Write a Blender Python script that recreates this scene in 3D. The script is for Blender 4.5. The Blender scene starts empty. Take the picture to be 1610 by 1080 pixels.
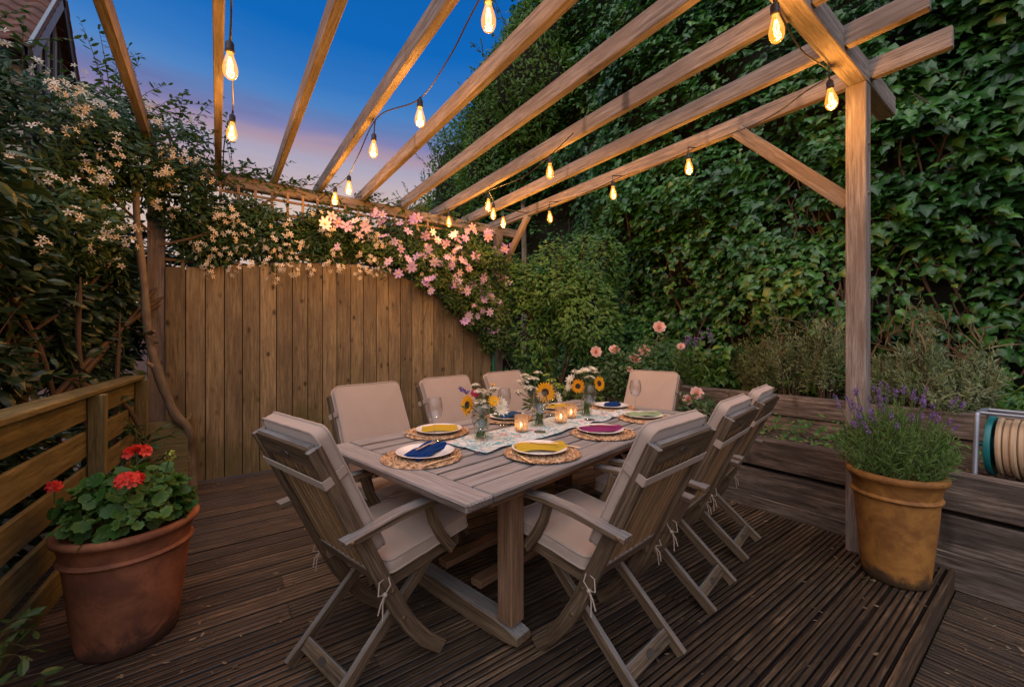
import bpy, math, random
import numpy as np
from mathutils import Vector, Matrix
random.seed(7); RNG = np.random.default_rng(7)
scene = bpy.context.scene
COL = scene.collection
PI = math.pi; R = math.radians
H = 1.30                                            # eye height above the deck

# ------------------------------------------------------------------ helpers
def tag(o, label=None, cat=None, group=None, kind=None):
    if label: o['label'] = label
    if cat: o['category'] = cat
    if group: o['group'] = group
    if kind: o['kind'] = kind
    return o

def thing(name, label, cat, loc=(0, 0, 0), rz=0, group=None, kind=None):
    o = bpy.data.objects.new(name, None); COL.objects.link(o)
    o.location = loc; o.rotation_euler = (0, 0, rz); o.empty_display_size = .1
    return tag(o, label, cat, group, kind)

def root_loc(o):
    while o.parent is not None: o = o.parent
    return np.array(o.location)

class MB:
    """collects shapes; build() links them as ONE mesh object"""
    def __init__(s): s.v = []; s.f = []; s.g = []; s.r = []; s.n = 0; s.sm = []
    def add(s, verts, faces, gr=None, rnd=None, smooth=False):
        verts = np.asarray(verts, float); k = len(verts)
        s.v.append(verts)
        s.g.append(verts.copy() if gr is None else np.asarray(gr, float))
        if rnd is None: rnd = random.random()
        s.r.append(np.full(k, rnd) if np.isscalar(rnd) else np.asarray(rnd, float))
        n = s.n
        s.f.extend([[i + n for i in f] for f in faces]); s.sm.extend([smooth] * len(faces))
        s.n += k
        return s
    def box(s, c, size, M=None, bev=.003, rnd=None):
        a, b, d = size[0] / 2, size[1] / 2, size[2] / 2
        r = min(bev, a * .45, b * .45, d * .45)
        V = []
        for sx in (-1, 1):
            for sy in (-1, 1):
                for sz in (-1, 1):
                    V += [(sx * a, sy * (b - r), sz * (d - r)), (sx * (a - r), sy * b, sz * (d - r)), (sx * (a - r), sy * (b - r), sz * d)]
        V = np.array(V)
        off = np.array([random.uniform(0, 50), random.uniform(0, 50), random.uniform(0, 50)])
        g = V + off
        W = V @ np.array(M).T if M is not None else V
        return s.add(W + np.array(c), BOXF, g, rnd)
    def bar(s, p, q, w, h, up=(0, 0, 1), bev=.003, rnd=None):
        """square bar from p to q; h measured along up"""
        p = np.array(p, float); q = np.array(q, float); x = q - p; L = np.linalg.norm(x); x /= L
        up = np.array(up, float); y = np.cross(up, x); y /= np.linalg.norm(y); z = np.cross(x, y)
        return s.box((p + q) / 2, (L, w, h), np.stack([x, y, z], 1), bev, rnd)
    def strip(s, pts, width, thick, axis, rnd=None, bev=.004):
        """a plank cut to a curve: pts (3d, in a plane normal to axis), width in plane, thickness along axis"""
        P = np.array(pts, float); n = len(P); A = np.array(axis, float); A /= np.linalg.norm(A)
        T = np.gradient(P, axis=0); T /= np.linalg.norm(T, axis=1)[:, None]
        N = np.cross(np.broadcast_to(A, T.shape), T)
        W = np.full(n, width) if np.isscalar(width) else np.array(width)
        b = bev; V = []; G = []
        L = np.concatenate([[0], np.cumsum(np.linalg.norm(np.diff(P, axis=0), axis=1))])
        o = np.random.default_rng(int(random.random() * 1e6)).uniform(0, 50, 3)
        h = thick / 2
        for i in range(n):
            w = W[i] / 2
            for (u, v) in ((-w, -h + b), (-w + b, -h), (w - b, -h), (w, -h + b), (w, h - b), (w - b, h), (-w + b, h), (-w, h - b)):
                V.append(P[i] + N[i] * u + A * v); G.append(o + np.array([L[i], u, v]))
        F = []
        for i in range(n - 1):
            for k in range(8):
                F.append((i * 8 + k, i * 8 + (k + 1) % 8, i * 8 + 8 + (k + 1) % 8, i * 8 + 8 + k))
        F.append(tuple(range(7, -1, -1))); F.append(tuple((n - 1) * 8 + k for k in range(8)))
        return s.add(V, F, G, rnd)
    def tube(s, pts, rad, seg=8, rnd=None, cap=True):
        P = np.array(pts, float); n = len(P)
        Rr = np.full(n, rad) if np.isscalar(rad) else np.array(rad, float)
        T = np.gradient(P, axis=0); T /= (np.linalg.norm(T, axis=1)[:, None] + 1e-9)
        ref = np.array([0, 0, 1.0]) if abs(T[0][2]) < .9 else np.array([1.0, 0, 0])
        N = np.cross(T[0], ref); N /= np.linalg.norm(N)
        L = np.concatenate([[0], np.cumsum(np.linalg.norm(np.diff(P, axis=0), axis=1))]); o = random.uniform(0, 50)
        V = []; G = []
        for i in range(n):
            N = N - T[i] * (N @ T[i]); N /= (np.linalg.norm(N) + 1e-9); B = np.cross(T[i], N)
            for k in range(seg):
                a = 2 * PI * k / seg
                V.append(P[i] + Rr[i] * (math.cos(a) * N + math.sin(a) * B))
                G.append((o + L[i], Rr[i] * math.cos(a), Rr[i] * math.sin(a)))
        F = []
        for i in range(n - 1):
            for k in range(seg):
                F.append((i * seg + k, i * seg + (k + 1) % seg, (i + 1) * seg + (k + 1) % seg, (i + 1) * seg + k))
        if cap:
            F.append(tuple(range(seg - 1, -1, -1))); F.append(tuple((n - 1) * seg + k for k in range(seg)))
        return s.add(V, F, G, rnd, True)
    def lathe(s, prof, seg=32, c=(0, 0, 0), rnd=None, M=None, wob=0):
        V = []; n = len(prof)
        for i, (r, z) in enumerate(prof):
            for k in range(seg):
                a = 2 * PI * k / seg
                rr = r * (1 + wob * math.sin(3 * a + i * .7))
                V.append((rr * math.cos(a), rr * math.sin(a), z))
        V = np.array(V); G = V.copy()
        if M is not None: V = V @ np.array(M).T
        F = []
        for i in range(n - 1):
            for k in range(seg):
                F.append((i * seg + k, i * seg + (k + 1) % seg, (i + 1) * seg + (k + 1) % seg, (i + 1) * seg + k))
        if prof[0][0] > 1e-4: F.append(tuple(range(seg - 1, -1, -1)))
        if prof[-1][0] > 1e-4: F.append(tuple((n - 1) * seg + k for k in range(seg)))
        return s.add(V + np.array(c), F, G, rnd, True)
    def build(s, name, mat, parent=None, sharp=40):
        V = np.concatenate(s.v); G = np.concatenate(s.g); Rn = np.concatenate(s.r)
        if parent is not None: V = V - root_loc(parent)
        me = bpy.data.meshes.new(name)
        me.from_pydata(V.tolist(), [], s.f)
        a = me.attributes.new('gr', 'FLOAT_VECTOR', 'POINT'); a.data.foreach_set('vector', G.astype(np.float32).ravel())
        a = me.attributes.new('rnd', 'FLOAT', 'POINT'); a.data.foreach_set('value', Rn.astype(np.float32))
        me.polygons.foreach_set('use_smooth', s.sm)
        if any(s.sm): me.set_sharp_from_angle(angle=R(sharp))
        me.materials.append(mat); me.update()
        o = bpy.data.objects.new(name, me); COL.objects.link(o)
        if parent is not None: o.parent = parent
        return o

def _boxfaces():
    idx = {}; n = 0
    for sx in (-1, 1):
        for sy in (-1, 1):
            for sz in (-1, 1):
                for t in range(3): idx[(sx, sy, sz, t)] = n; n += 1
    S = (-1, 1); F = []
    for s in S:
        F.append([idx[(s, a, b, 0)] for a, b in ((-1, -1), (1, -1), (1, 1), (-1, 1))])
        F.append([idx[(a, s, b, 1)] for a, b in ((-1, -1), (1, -1), (1, 1), (-1, 1))])
        F.append([idx[(a, b, s, 2)] for a, b in ((-1, -1), (1, -1), (1, 1), (-1, 1))])
    for a in S:
        for b in S:
            F.append([idx[(a, b, -1, 0)], idx[(a, b, 1, 0)], idx[(a, b, 1, 1)], idx[(a, b, -1, 1)]])
            F.append([idx[(a, -1, b, 0)], idx[(a, 1, b, 0)], idx[(a, 1, b, 2)], idx[(a, -1, b, 2)]])
            F.append([idx[(-1, a, b, 1)], idx[(1, a, b, 1)], idx[(1, a, b, 2)], idx[(-1, a, b, 2)]])
    for a in S:
        for b in S:
            for c in S: F.append([idx[(a, b, c, 0)], idx[(a, b, c, 1)], idx[(a, b, c, 2)]])
    V = np.zeros((24, 3))
    for (sx, sy, sz, t), i in idx.items():
        V[i] = [sx * (1 if t == 0 else .8), sy * (1 if t == 1 else .8), sz * (1 if t == 2 else .8)]
    out = []
    for f in F:
        p = V[f]; nn = np.cross(p[1] - p[0], p[2] - p[0])
        out.append(tuple(f) if nn @ p.mean(0) > 0 else tuple(reversed(f)))
    return out
BOXF = _boxfaces()

# --------------------------------------------------- leaf scatter (numpy)
def tpl(verts, faces): return np.array(verts, float), faces
T_OVAL = tpl([(0, 0, 0), (0, .35, .03), (0, .7, .02), (0, 1, -.05), (-.2, .3, -.03), (-.19, .66, -.05), (.2, .3, -.03), (.19, .66, -.05)],
             [(0, 1, 4), (1, 2, 5, 4), (2, 3, 5), (0, 6, 1), (1, 6, 7, 2), (2, 7, 3)])
T_LONG = tpl([(0, 0, 0), (0, .35, .05), (0, .7, .03), (0, 1, -.1), (-.11, .32, .0), (-.1, .66, -.02), (.11, .32, .0), (.1, .66, -.02)],
             [(0, 1, 4), (1, 2, 5, 4), (2, 3, 5), (0, 6, 1), (1, 6, 7, 2), (2, 7, 3)])
T_IVY = tpl([(0, 0, 0), (0, .45, .05), (0, 1, -.08), (-.32, -.12, -.03), (-.5, .28, -.1), (-.27, .48, -.02), (.32, -.12, -.03), (.5, .28, -.1), (.27, .48, -.02)],
            [(0, 1, 5, 4, 3), (1, 2, 5), (0, 6, 7, 8, 1), (1, 8, 2)])
T_IVY = (*T_IVY, np.array([.10, .14, .04, -.03, -.05, -.04, -.03, -.05, -.04]))
T_OVAL = (*T_OVAL, np.array([.05, .08, .06, .0, -.05, -.05, -.05, -.05]))
T_NEED = tpl([(-.035, 0, 0), (.035, 0, 0), (.045, .5, .03), (0, 1, 0), (-.045, .5, .03)], [(0, 1, 2, 4), (4, 2, 3)])
def _scallop():
    V = [(0, .30, -.06)]; n = 22
    for k in range(n + 1):
        a = R(-66 + 312 * k / n); lob = 1 + .07 * math.cos(7 * R(312 * k / n) * 1.0) ; r = .56 * lob
        V.append((r * math.cos(a), .42 + r * math.sin(a), .09 + .055 * math.sin(k * 2.1)))
    V.append((0, .0, -.02)); F_ = [(0, k, k + 1) for k in range(1, n + 1)] + [(0, n + 1, n + 2), (0, n + 2, 1)]
    return tpl(V, F_)
T_ROUND = _scallop(); T_ROUND = (*T_ROUND, np.array([-.12] + [.16] * 23 + [0.]))
T_PETAL = tpl([(0, 0, 0), (0, .5, -.08), (-.35, -.08, .04), (-.56, .32, .08), (-.42, .78, .05), (-.12, 1, .06), (.12, 1, .06), (.42, .78, .05), (.56, .32, .08), (.35, -.08, .04)],
              [(1, 3, 2, 0), (1, 4, 3), (1, 5, 4), (1, 6, 5), (1, 7, 6), (1, 8, 7), (1, 0, 9, 8)])
def petals(n, w=.3, inner=.08, cup=.15, tipw=.5):
    V = []; F = []
    for k in range(n):
        a = 2 * PI * k / n + random.uniform(-.06, .06); c, s_ = math.cos(a), math.sin(a); l = random.uniform(.88, 1.06); b = len(V)
        for (r, t, z) in ((inner, 0, 0), (.5 * l, -w / 2, cup * .5), (.85 * l, -w * tipw / 2, cup), (l, 0, cup * .9), (.85 * l, w * tipw / 2, cup), (.5 * l, w / 2, cup * .5), (.5 * l, 0, cup * .35)):
            V.append((c * r - s_ * t, s_ * r + c * t, z + random.uniform(-.02, .02)))
        F += [(b, b + 1, b + 6), (b + 1, b + 2, b + 3, b + 6), (b + 6, b + 3, b + 4, b + 5), (b, b + 6, b + 5)]
    return tpl(V, F)

def norm(a): return a / (np.linalg.norm(a, axis=-1, keepdims=True) + 1e-9)

class Leaves:
    def __init__(s): s.V = []; s.loops = []; s.tot = []; s.R = []; s.n = 0
    def add(s, T, pos, nrm, tip, scale, rnd=None, wid=1.0):
        tv, tf = T[0], T[1]; vd = T[2] if len(T) > 2 else None; N = len(pos)
        if N == 0: return s
        pos = np.asarray(pos, float); z = norm(np.asarray(nrm, float)); tip = np.asarray(tip, float)
        y = norm(tip - (tip * z).sum(1, keepdims=True) * z); x = np.cross(y, z)
        sc = np.broadcast_to(np.asarray(scale, float), (N,))
        V = pos[:, None, :] + sc[:, None, None] * (tv[None, :, 0:1] * wid * x[:, None, :] + tv[None, :, 1:2] * y[:, None, :] + tv[None, :, 2:3] * z[:, None, :])
        k = len(tv)
        lo = np.concatenate([np.array(f) for f in tf])
        L = (np.arange(N)[:, None] * k + lo[None, :] + s.n).ravel()
        s.V.append(V.reshape(-1, 3)); s.loops.append(L); s.tot.append(np.tile([len(f) for f in tf], N))
        if rnd is None: rnd = RNG.random(N)
        rr = np.repeat(np.broadcast_to(rnd, (N,)), k)
        if vd is not None: rr = np.clip(rr + np.tile(vd, N), 0, 1)
        s.R.append(rr); s.n += N * k
        return s
    def mesh(s, name, mat, parent=None, smooth=False):
        V = np.concatenate(s.V); L = np.concatenate(s.loops); T = np.concatenate(s.tot); Rn = np.concatenate(s.R)
        if parent is not None: V = V - root_loc(parent)
        me = bpy.data.meshes.new(name)
        me.vertices.add(len(V)); me.vertices.foreach_set('co', V.astype(np.float32).ravel())
        me.loops.add(len(L)); me.loops.foreach_set('vertex_index', L.astype(np.int32))
        st = np.concatenate([[0], np.cumsum(T)[:-1]])
        me.polygons.add(len(T)); me.polygons.foreach_set('loop_start', st.astype(np.int32))
        me.polygons.foreach_set('use_smooth', np.full(len(T), smooth))
        a = me.attributes.new('rnd', 'FLOAT', 'POINT'); a.data.foreach_set('value', Rn.astype(np.float32))
        me.materials.append(mat); me.update(calc_edges=True)
        o = bpy.data.objects.new(name, me); COL.objects.link(o)
        if parent is not None: o.parent = parent
        return o

def rdir(n): return norm(RNG.normal(size=(n, 3)))
def vnoise(p, scale=1.0, seed=0):
    p = np.asarray(p, float) * scale + seed * 17.31
    i = np.floor(p).astype(np.int64); f = p - i; f = f * f * (3 - 2 * f)
    def h(a):
        x = (a[:, 0] * 374761393 + a[:, 1] * 668265263 + a[:, 2] * 2147483647) & 0x7fffffff
        x = ((x ^ (x >> 13)) * 1274126177) & 0x7fffffff
        return (x & 0xffff) / 65535.0
    out = np.zeros(len(p))
    for dx in (0, 1):
        for dy in (0, 1):
            for dz in (0, 1):
                w = (f[:, 0] if dx else 1 - f[:, 0]) * (f[:, 1] if dy else 1 - f[:, 1]) * (f[:, 2] if dz else 1 - f[:, 2])
                out += w * h(i + np.array([dx, dy, dz]))
    return out
def blob(c, rad, n, seed=0, fill=.45, lump=.35, gap=.0):
    """points through the outer part of a lumpy ellipsoid; returns pos, outward"""
    d = rdir(int(n * (1 + gap)))
    c = np.array(c); rad = np.array(rad)
    rr = 1 - lump * (1 - vnoise(d * 2.2 + c, 1.0, seed)) ** 1.0
    r = (fill + (1 - fill) * RNG.random(len(d)) ** .6) * rr
    p = c + d * rad * r[:, None]
    if gap > 0:
        keep = vnoise(p, 6.0, seed + 3) > .5 * gap / (1 + gap) * 1.6
        p, d = p[keep], d[keep]
    return p, norm(d / rad)
def clump(p, scale=2.5, seed=1): # per-leaf colour value: clumps plus chance
    return np.clip(.62 * vnoise(p, scale, seed) + .38 * RNG.random(len(p)), 0, 1)

# ------------------------------------------------------------------ materials
def newmat(name):
    m = bpy.data.materials.new(name); m.use_nodes = True
    nt = m.node_tree; nt.nodes.clear()
    out = nt.nodes.new('ShaderNodeOutputMaterial'); b = nt.nodes.new('ShaderNodeBsdfPrincipled')
    nt.links.new(b.outputs[0], out.inputs[0])
    return m, nt, b, out
def N(nt, t, **kw):
    n = nt.nodes.new(t)
    for k, v in kw.items():
        if hasattr(n, k): setattr(n, k, v)
        else: n.inputs[k.replace('_', ' ')].default_value = v
    return n
def ramp(nt, stops, interp='LINEAR'):
    n = nt.nodes.new('ShaderNodeValToRGB'); e = n.color_ramp.elements; n.color_ramp.interpolation = interp
    while len(e) > 1: e.remove(e[0])
    e[0].position = stops[0][0]; e[0].color = (*stops[0][1], 1)
    for p, c in stops[1:]:
        x = e.new(p); x.color = (*c, 1)
    return n
def mixc(nt, fac, a, b, mode='MIX'):
    n = nt.nodes.new('ShaderNodeMix'); n.data_type = 'RGBA'; n.blend_type = mode
    for i, v in ((0, fac), (6, a), (7, b)):
        if isinstance(v, (int, float)): n.inputs[i].default_value = v
        elif isinstance(v, tuple): n.inputs[i].default_value = (*v, 1)
        else: nt.links.new(v, n.inputs[i])
    return n.outputs[2]
def math_(nt, op, a, b=0.0, c=None):
    n = nt.nodes.new('ShaderNodeMath'); n.operation = op
    for i, v in enumerate((a, b, c)):
        if v is None: continue
        if isinstance(v, (int, float)): n.inputs[i].default_value = v
        else: nt.links.new(v, n.inputs[i])
    return n.outputs[0]

def wood(name, dark, mid, light, grain=1.0, knots=0.0, stain=.5, stain_col=None, rough=.75, bump=.35, spec=.3, var=.35, algae=None, silver=None, groove=False, con=.15):
    m, nt, b, out = newmat(name); L = nt.links.new
    at = N(nt, 'ShaderNodeAttribute', attribute_name='gr'); rn = N(nt, 'ShaderNodeAttribute', attribute_name='rnd')
    mp = N(nt, 'ShaderNodeMapping'); mp.inputs['Scale'].default_value = (3.6, 46 * grain, 46 * grain); L(at.outputs['Vector'], mp.inputs[0])
    n1 = N(nt, 'ShaderNodeTexNoise', Scale=1.0, Detail=6.0, Roughness=.65, Distortion=.4); L(mp.outputs[0], n1.inputs['Vector'])
    mp2 = N(nt, 'ShaderNodeMapping'); mp2.inputs['Scale'].default_value = (14, 200 * grain, 200 * grain); L(at.outputs['Vector'], mp2.inputs[0])
    n2 = N(nt, 'ShaderNodeTexNoise', Scale=1.0, Detail=3.0); L(mp2.outputs[0], n2.inputs['Vector'])
    s = math_(nt, 'ADD', math_(nt, 'MULTIPLY', n1.outputs[0], .72), math_(nt, 'MULTIPLY', n2.outputs[0], .28))
    rp = ramp(nt, [(.5 - con, dark), (.5, mid), (.5 + con, light)]); L(s, rp.inputs[0])
    col = rp.outputs[0]
    # broad weathering stains
    mp3 = N(nt, 'ShaderNodeMapping'); mp3.inputs['Scale'].default_value = (2.0, 9, 9); L(at.outputs['Vector'], mp3.inputs[0])
    n3 = N(nt, 'ShaderNodeTexNoise', Scale=1.0, Detail=5.0, Roughness=.6); L(mp3.outputs[0], n3.inputs['Vector'])
    sr = ramp(nt, [(.42, (0, 0, 0)), (.62, (1, 1, 1))]); L(n3.outputs[0], sr.inputs[0])
    sc = stain_col or tuple(x * .55 for x in mid)
    col = mixc(nt, math_(nt, 'MULTIPLY', sr.outputs[0], stain), col, mixc(nt, 1.0, col, tuple(min(1, 2.2 * x / max(mid)) for x in sc), 'MULTIPLY') if stain_col is None else stain_col)
    hgt = s
    if knots > 0:
        mpk = N(nt, 'ShaderNodeMapping'); mpk.inputs['Scale'].default_value = (4.6, 8.0, .01); wn = N(nt, 'ShaderNodeTexNoise', Scale=7.0, Detail=3.0); L(at.outputs['Vector'], wn.inputs['Vector']); wv_ = N(nt, 'ShaderNodeVectorMath', operation='MULTIPLY_ADD'); L(wn.outputs['Color'], wv_.inputs[0]); wv_.inputs[1].default_value = (.06, .025, .06); L(at.outputs['Vector'], wv_.inputs[2]); L(wv_.outputs[0], mpk.inputs[0])
        vo = N(nt, 'ShaderNodeTexVoronoi', voronoi_dimensions='2D', Scale=1.0, Randomness=1.0); L(mpk.outputs[0], vo.inputs['Vector'])
        kr = ramp(nt, [(.06, (1, 1, 1)), (.11, (.5, .5, .5)), (.17, (0, 0, 0))]); L(vo.outputs['Distance'], kr.inputs[0]); kc = N(nt, 'ShaderNodeSeparateColor'); L(vo.outputs['Color'], kc.inputs[0])
        col = mixc(nt, math_(nt, 'MULTIPLY', math_(nt, 'MULTIPLY', kr.outputs[0], math_(nt, 'MAXIMUM', math_(nt, 'MULTIPLY', math_(nt, 'SUBTRACT', kc.outputs[0], .5), 2.2), 0.0)), knots), col, tuple(x * .35 for x in dark))
    # per-plank tone
    v = math_(nt, 'ADD', math_(nt, 'MULTIPLY', rn.outputs['Fac'], var), 1 - var / 2)
    hsv = N(nt, 'ShaderNodeHueSaturation'); L(v, hsv.inputs['Value']); L(col, hsv.inputs['Color'])
    hsv.inputs['Saturation'].default_value = 1.0
    col = hsv.outputs[0]
    if algae:
        geo = N(nt, 'ShaderNodeNewGeometry'); sx = N(nt, 'ShaderNodeSeparateXYZ'); L(geo.outputs['Position'], sx.inputs[0])
        na = N(nt, 'ShaderNodeTexNoise', Scale=2.2, Detail=5.0); L(geo.outputs['Position'], na.inputs['Vector'])
        hz = math_(nt, 'ADD', math_(nt, 'MULTIPLY', sx.outputs[2], algae[1]), algae[2])
        fa = ramp(nt, [(.45, (0, 0, 0)), (.75, (1, 1, 1))]); L(math_(nt, 'ADD', na.outputs[0], hz), fa.inputs[0])
        col = mixc(nt, math_(nt, 'MULTIPLY', fa.outputs[0], algae[3]), col, algae[0])
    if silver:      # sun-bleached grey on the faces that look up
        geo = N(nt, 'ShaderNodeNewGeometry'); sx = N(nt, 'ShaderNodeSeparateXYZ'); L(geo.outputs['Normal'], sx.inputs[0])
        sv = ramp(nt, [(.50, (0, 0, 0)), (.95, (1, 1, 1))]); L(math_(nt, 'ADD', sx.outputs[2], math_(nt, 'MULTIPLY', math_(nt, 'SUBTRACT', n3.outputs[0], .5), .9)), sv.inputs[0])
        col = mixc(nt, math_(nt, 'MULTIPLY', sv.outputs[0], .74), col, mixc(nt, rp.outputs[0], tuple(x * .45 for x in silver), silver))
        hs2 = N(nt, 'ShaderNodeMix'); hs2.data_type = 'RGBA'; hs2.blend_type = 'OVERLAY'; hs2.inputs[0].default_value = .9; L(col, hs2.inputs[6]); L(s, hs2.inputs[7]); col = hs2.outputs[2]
    if groove:      # dirt lying in the grooves
        sg = N(nt, 'ShaderNodeSeparateXYZ'); L(at.outputs['Vector'], sg.inputs[0])
        gr_ = ramp(nt, [(.35, (.08, .075, .07)), (.95, (1, 1, 1))]); L(math_(nt, 'ADD', math_(nt, 'MULTIPLY', sg.outputs[2], 18.0), 1.0), gr_.inputs[0]); col = mixc(nt, 1.0, col, gr_.outputs[0], 'MULTIPLY')
    L(col, b.inputs['Base Color'])
    b.inputs['Roughness'].default_value = rough; b.inputs['Specular IOR Level'].default_value = spec
    bp = N(nt, 'ShaderNodeBump', Strength=bump, Distance=.004); L(hgt, bp.inputs['Height']); L(bp.outputs[0], b.inputs['Normal'])
    return m

def leafmat(name, stops, trans=.3, rough=.42, spec=.45, tcol=None):
    m, nt, b, out = newmat(name); L = nt.links.new
    rn = N(nt, 'ShaderNodeAttribute', attribute_name='rnd')
    rp = ramp(nt, stops); L(rn.outputs['Fac'], rp.inputs[0]); L(rp.outputs[0], b.inputs['Base Color'])
    b.inputs['Roughness'].default_value = rough; b.inputs['Specular IOR Level'].default_value = spec
    tr = N(nt, 'ShaderNodeBsdfTranslucent'); hs = N(nt, 'ShaderNodeHueSaturation', Saturation=1.1, Value=1.5); L(rp.outputs[0], hs.inputs['Color']); L(hs.outputs[0], tr.inputs[0])
    mx = N(nt, 'ShaderNodeMixShader'); mx.inputs[0].default_value = trans
    L(b.outputs[0], mx.inputs[1]); L(tr.outputs[0], mx.inputs[2]); L(mx.outputs[0], out.inputs[0])
    return m

def plain(name, col, rough=.5, metal=0, spec=.5, bump=0, bscale=60, var=0, vscale=8, vcol=None, coat=0):
    m, nt, b, out = newmat(name); L = nt.links.new
    b.inputs['Roughness'].default_value = rough; b.inputs['Metallic'].default_value = metal; b.inputs['Specular IOR Level'].default_value = spec
    b.inputs['Base Color'].default_value = (*col, 1); b.inputs['Coat Weight'].default_value = coat
    tc = N(nt, 'ShaderNodeTexCoord')
    if var:
        n = N(nt, 'ShaderNodeTexNoise', Scale=vscale, Detail=5.0, Roughness=.6); L(tc.outputs['Object'], n.inputs['Vector'])
        r_ = ramp(nt, [(.35, (0, 0, 0)), (.65, (1, 1, 1))]); L(n.outputs[0], r_.inputs[0])
        L(mixc(nt, math_(nt, 'MULTIPLY', r_.outputs[0], var), col, vcol or tuple(x * .5 for x in col)), b.inputs['Base Color'])
    if bump:
        n = N(nt, 'ShaderNodeTexNoise', Scale=bscale, Detail=4.0); L(tc.outputs['Object'], n.inputs['Vector'])
        bp = N(nt, 'ShaderNodeBump', Strength=bump, Distance=.004); L(n.outputs[0], bp.inputs['Height']); L(bp.outputs[0], b.inputs['Normal'])
    return m

def emit(name, col, st):
    m, nt, b, out = newmat(name); nt.nodes.remove(b)
    e = N(nt, 'ShaderNodeEmission', Strength=st); e.inputs[0].default_value = (*col, 1); nt.links.new(e.outputs[0], out.inputs[0]); return m

def thinglass(name, tint=(1, 1, 1), body=.04, glow=None, ior=1.5, gloss=1.0):
    """thin blown glass: Fresnel reflection over a clear sheet"""
    m, nt, b, out = newmat(name); nt.nodes.remove(b); L = nt.links.new
    t = N(nt, 'ShaderNodeBsdfTransparent'); t.inputs[0].default_value = (*tint, 1)
    g = N(nt, 'ShaderNodeBsdfGlossy', Roughness=.03)
    f = N(nt, 'ShaderNodeLayerWeight', Blend=.5)
    fac = math_(nt, 'MULTIPLY', math_(nt, 'ADD', math_(nt, 'MULTIPLY', math_(nt, 'POWER', f.outputs['Facing'], 2.6), .8), body), gloss)
    mx = N(nt, 'ShaderNodeMixShader'); L(fac, mx.inputs[0]); L(t.outputs[0], mx.inputs[1]); L(g.outputs[0], mx.inputs[2])
    last = mx.outputs[0]
    if glow:
        e = N(nt, 'ShaderNodeEmission', Strength=glow[1]); e.inputs[0].default_value = (*glow[0], 1)
        ad = N(nt, 'ShaderNodeAddShader'); L(last, ad.inputs[0]); L(e.outputs[0], ad.inputs[1]); last = ad.outputs[0]
    L(last, out.inputs[0]); return m

M = {}
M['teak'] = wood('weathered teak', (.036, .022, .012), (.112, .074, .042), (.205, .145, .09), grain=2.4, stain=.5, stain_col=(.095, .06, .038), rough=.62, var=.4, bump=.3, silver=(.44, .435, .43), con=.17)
M['tabletop'] = wood('silvered teak', (.05, .038, .030), (.125, .098, .08), (.21, .175, .15), grain=2.2, stain=.5, stain_col=(.07, .05, .037), rough=.58, var=.5, bump=.35, con=.18, silver=(.60, .60, .61))  # side faces darkened: dirt plus shade painted into the slat gaps
M['legwood'] = wood('brown teak', (.05, .028, .016), (.155, .088, .05), (.26, .16, .095), grain=2.2, stain=.4, rough=.7, con=.19)
M['slatwood'] = wood('warm brown teak', (.09, .052, .025), (.25, .155, .08), (.38, .255, .15), grain=2.4, stain=.4, rough=.7, var=.5, con=.19)
M['pergola'] = wood('pergola timber', (.085, .070, .060), (.235, .198, .170), (.40, .35, .31), grain=1.5, knots=.7, stain=.65, stain_col=(.15, .115, .09), rough=.75, var=.3, bump=.45, con=.17)
M['fence'] = wood('fence boards', (.080, .056, .028), (.215, .162, .086), (.31, .245, .14), grain=1.3, knots=.85, stain=.6, stain_col=(.125, .092, .058), rough=.85, var=.5, bump=.35, algae=((.085, .082, .022), -.30, .14, .7), con=.17)
M['slat'] = wood('treated slats', (.06, .05, .02), (.15, .124, .05), (.25, .21, .10), grain=1.0, knots=.7, stain=.5, stain_col=(.10, .09, .04), rough=.8, var=.4, con=.17)
M['sleeper'] = wood('old sleepers', (.026, .019, .014), (.135, .10, .076), (.27, .22, .18), grain=.9, knots=.6, stain=.65, stain_col=(.05, .04, .033), rough=.85, var=.6, bump=.9, con=.14)
M['deck'] = wood('grooved decking', (.016, .0095, .0055), (.062, .037, .020), (.185, .118, .068), grain=1.2, stain=.75, stain_col=(.034, .023, .015), rough=.45, var=.8, bump=.5, spec=.5, groove=True, con=.15)
M['screw'] = plain('rusty screw', (.10, .055, .03), .5, metal=.7)
M['gapdark'] = plain('dark gap sheet', (.02, .014, .01), .9)  # flat dark colour for the sheets behind the deck and fence gaps
M['trellis'] = wood('trellis wood', (.12, .08, .045), (.26, .18, .11), (.34, .25, .16), stain=.4, rough=.85)
M['bark'] = wood('smooth bark', (.10, .07, .045), (.19, .145, .10), (.28, .225, .165), grain=.25, stain=.5, stain_col=(.12, .10, .06), rough=.85, bump=.6)
M['twig'] = plain('twig', (.10, .065, .04), .85, var=.5, vscale=20)
M['gtwig'] = plain('green stem', (.07, .11, .03), .6)
M['soil'] = plain('soil', (.035, .024, .017), .95, bump=1.0, bscale=25, var=.7, vscale=14, vcol=(.075, .05, .035))
M['earth'] = plain('earth', (.05, .045, .03), .95, bump=.6, bscale=8, var=.6, vscale=2, vcol=(.04, .06, .02))

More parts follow.
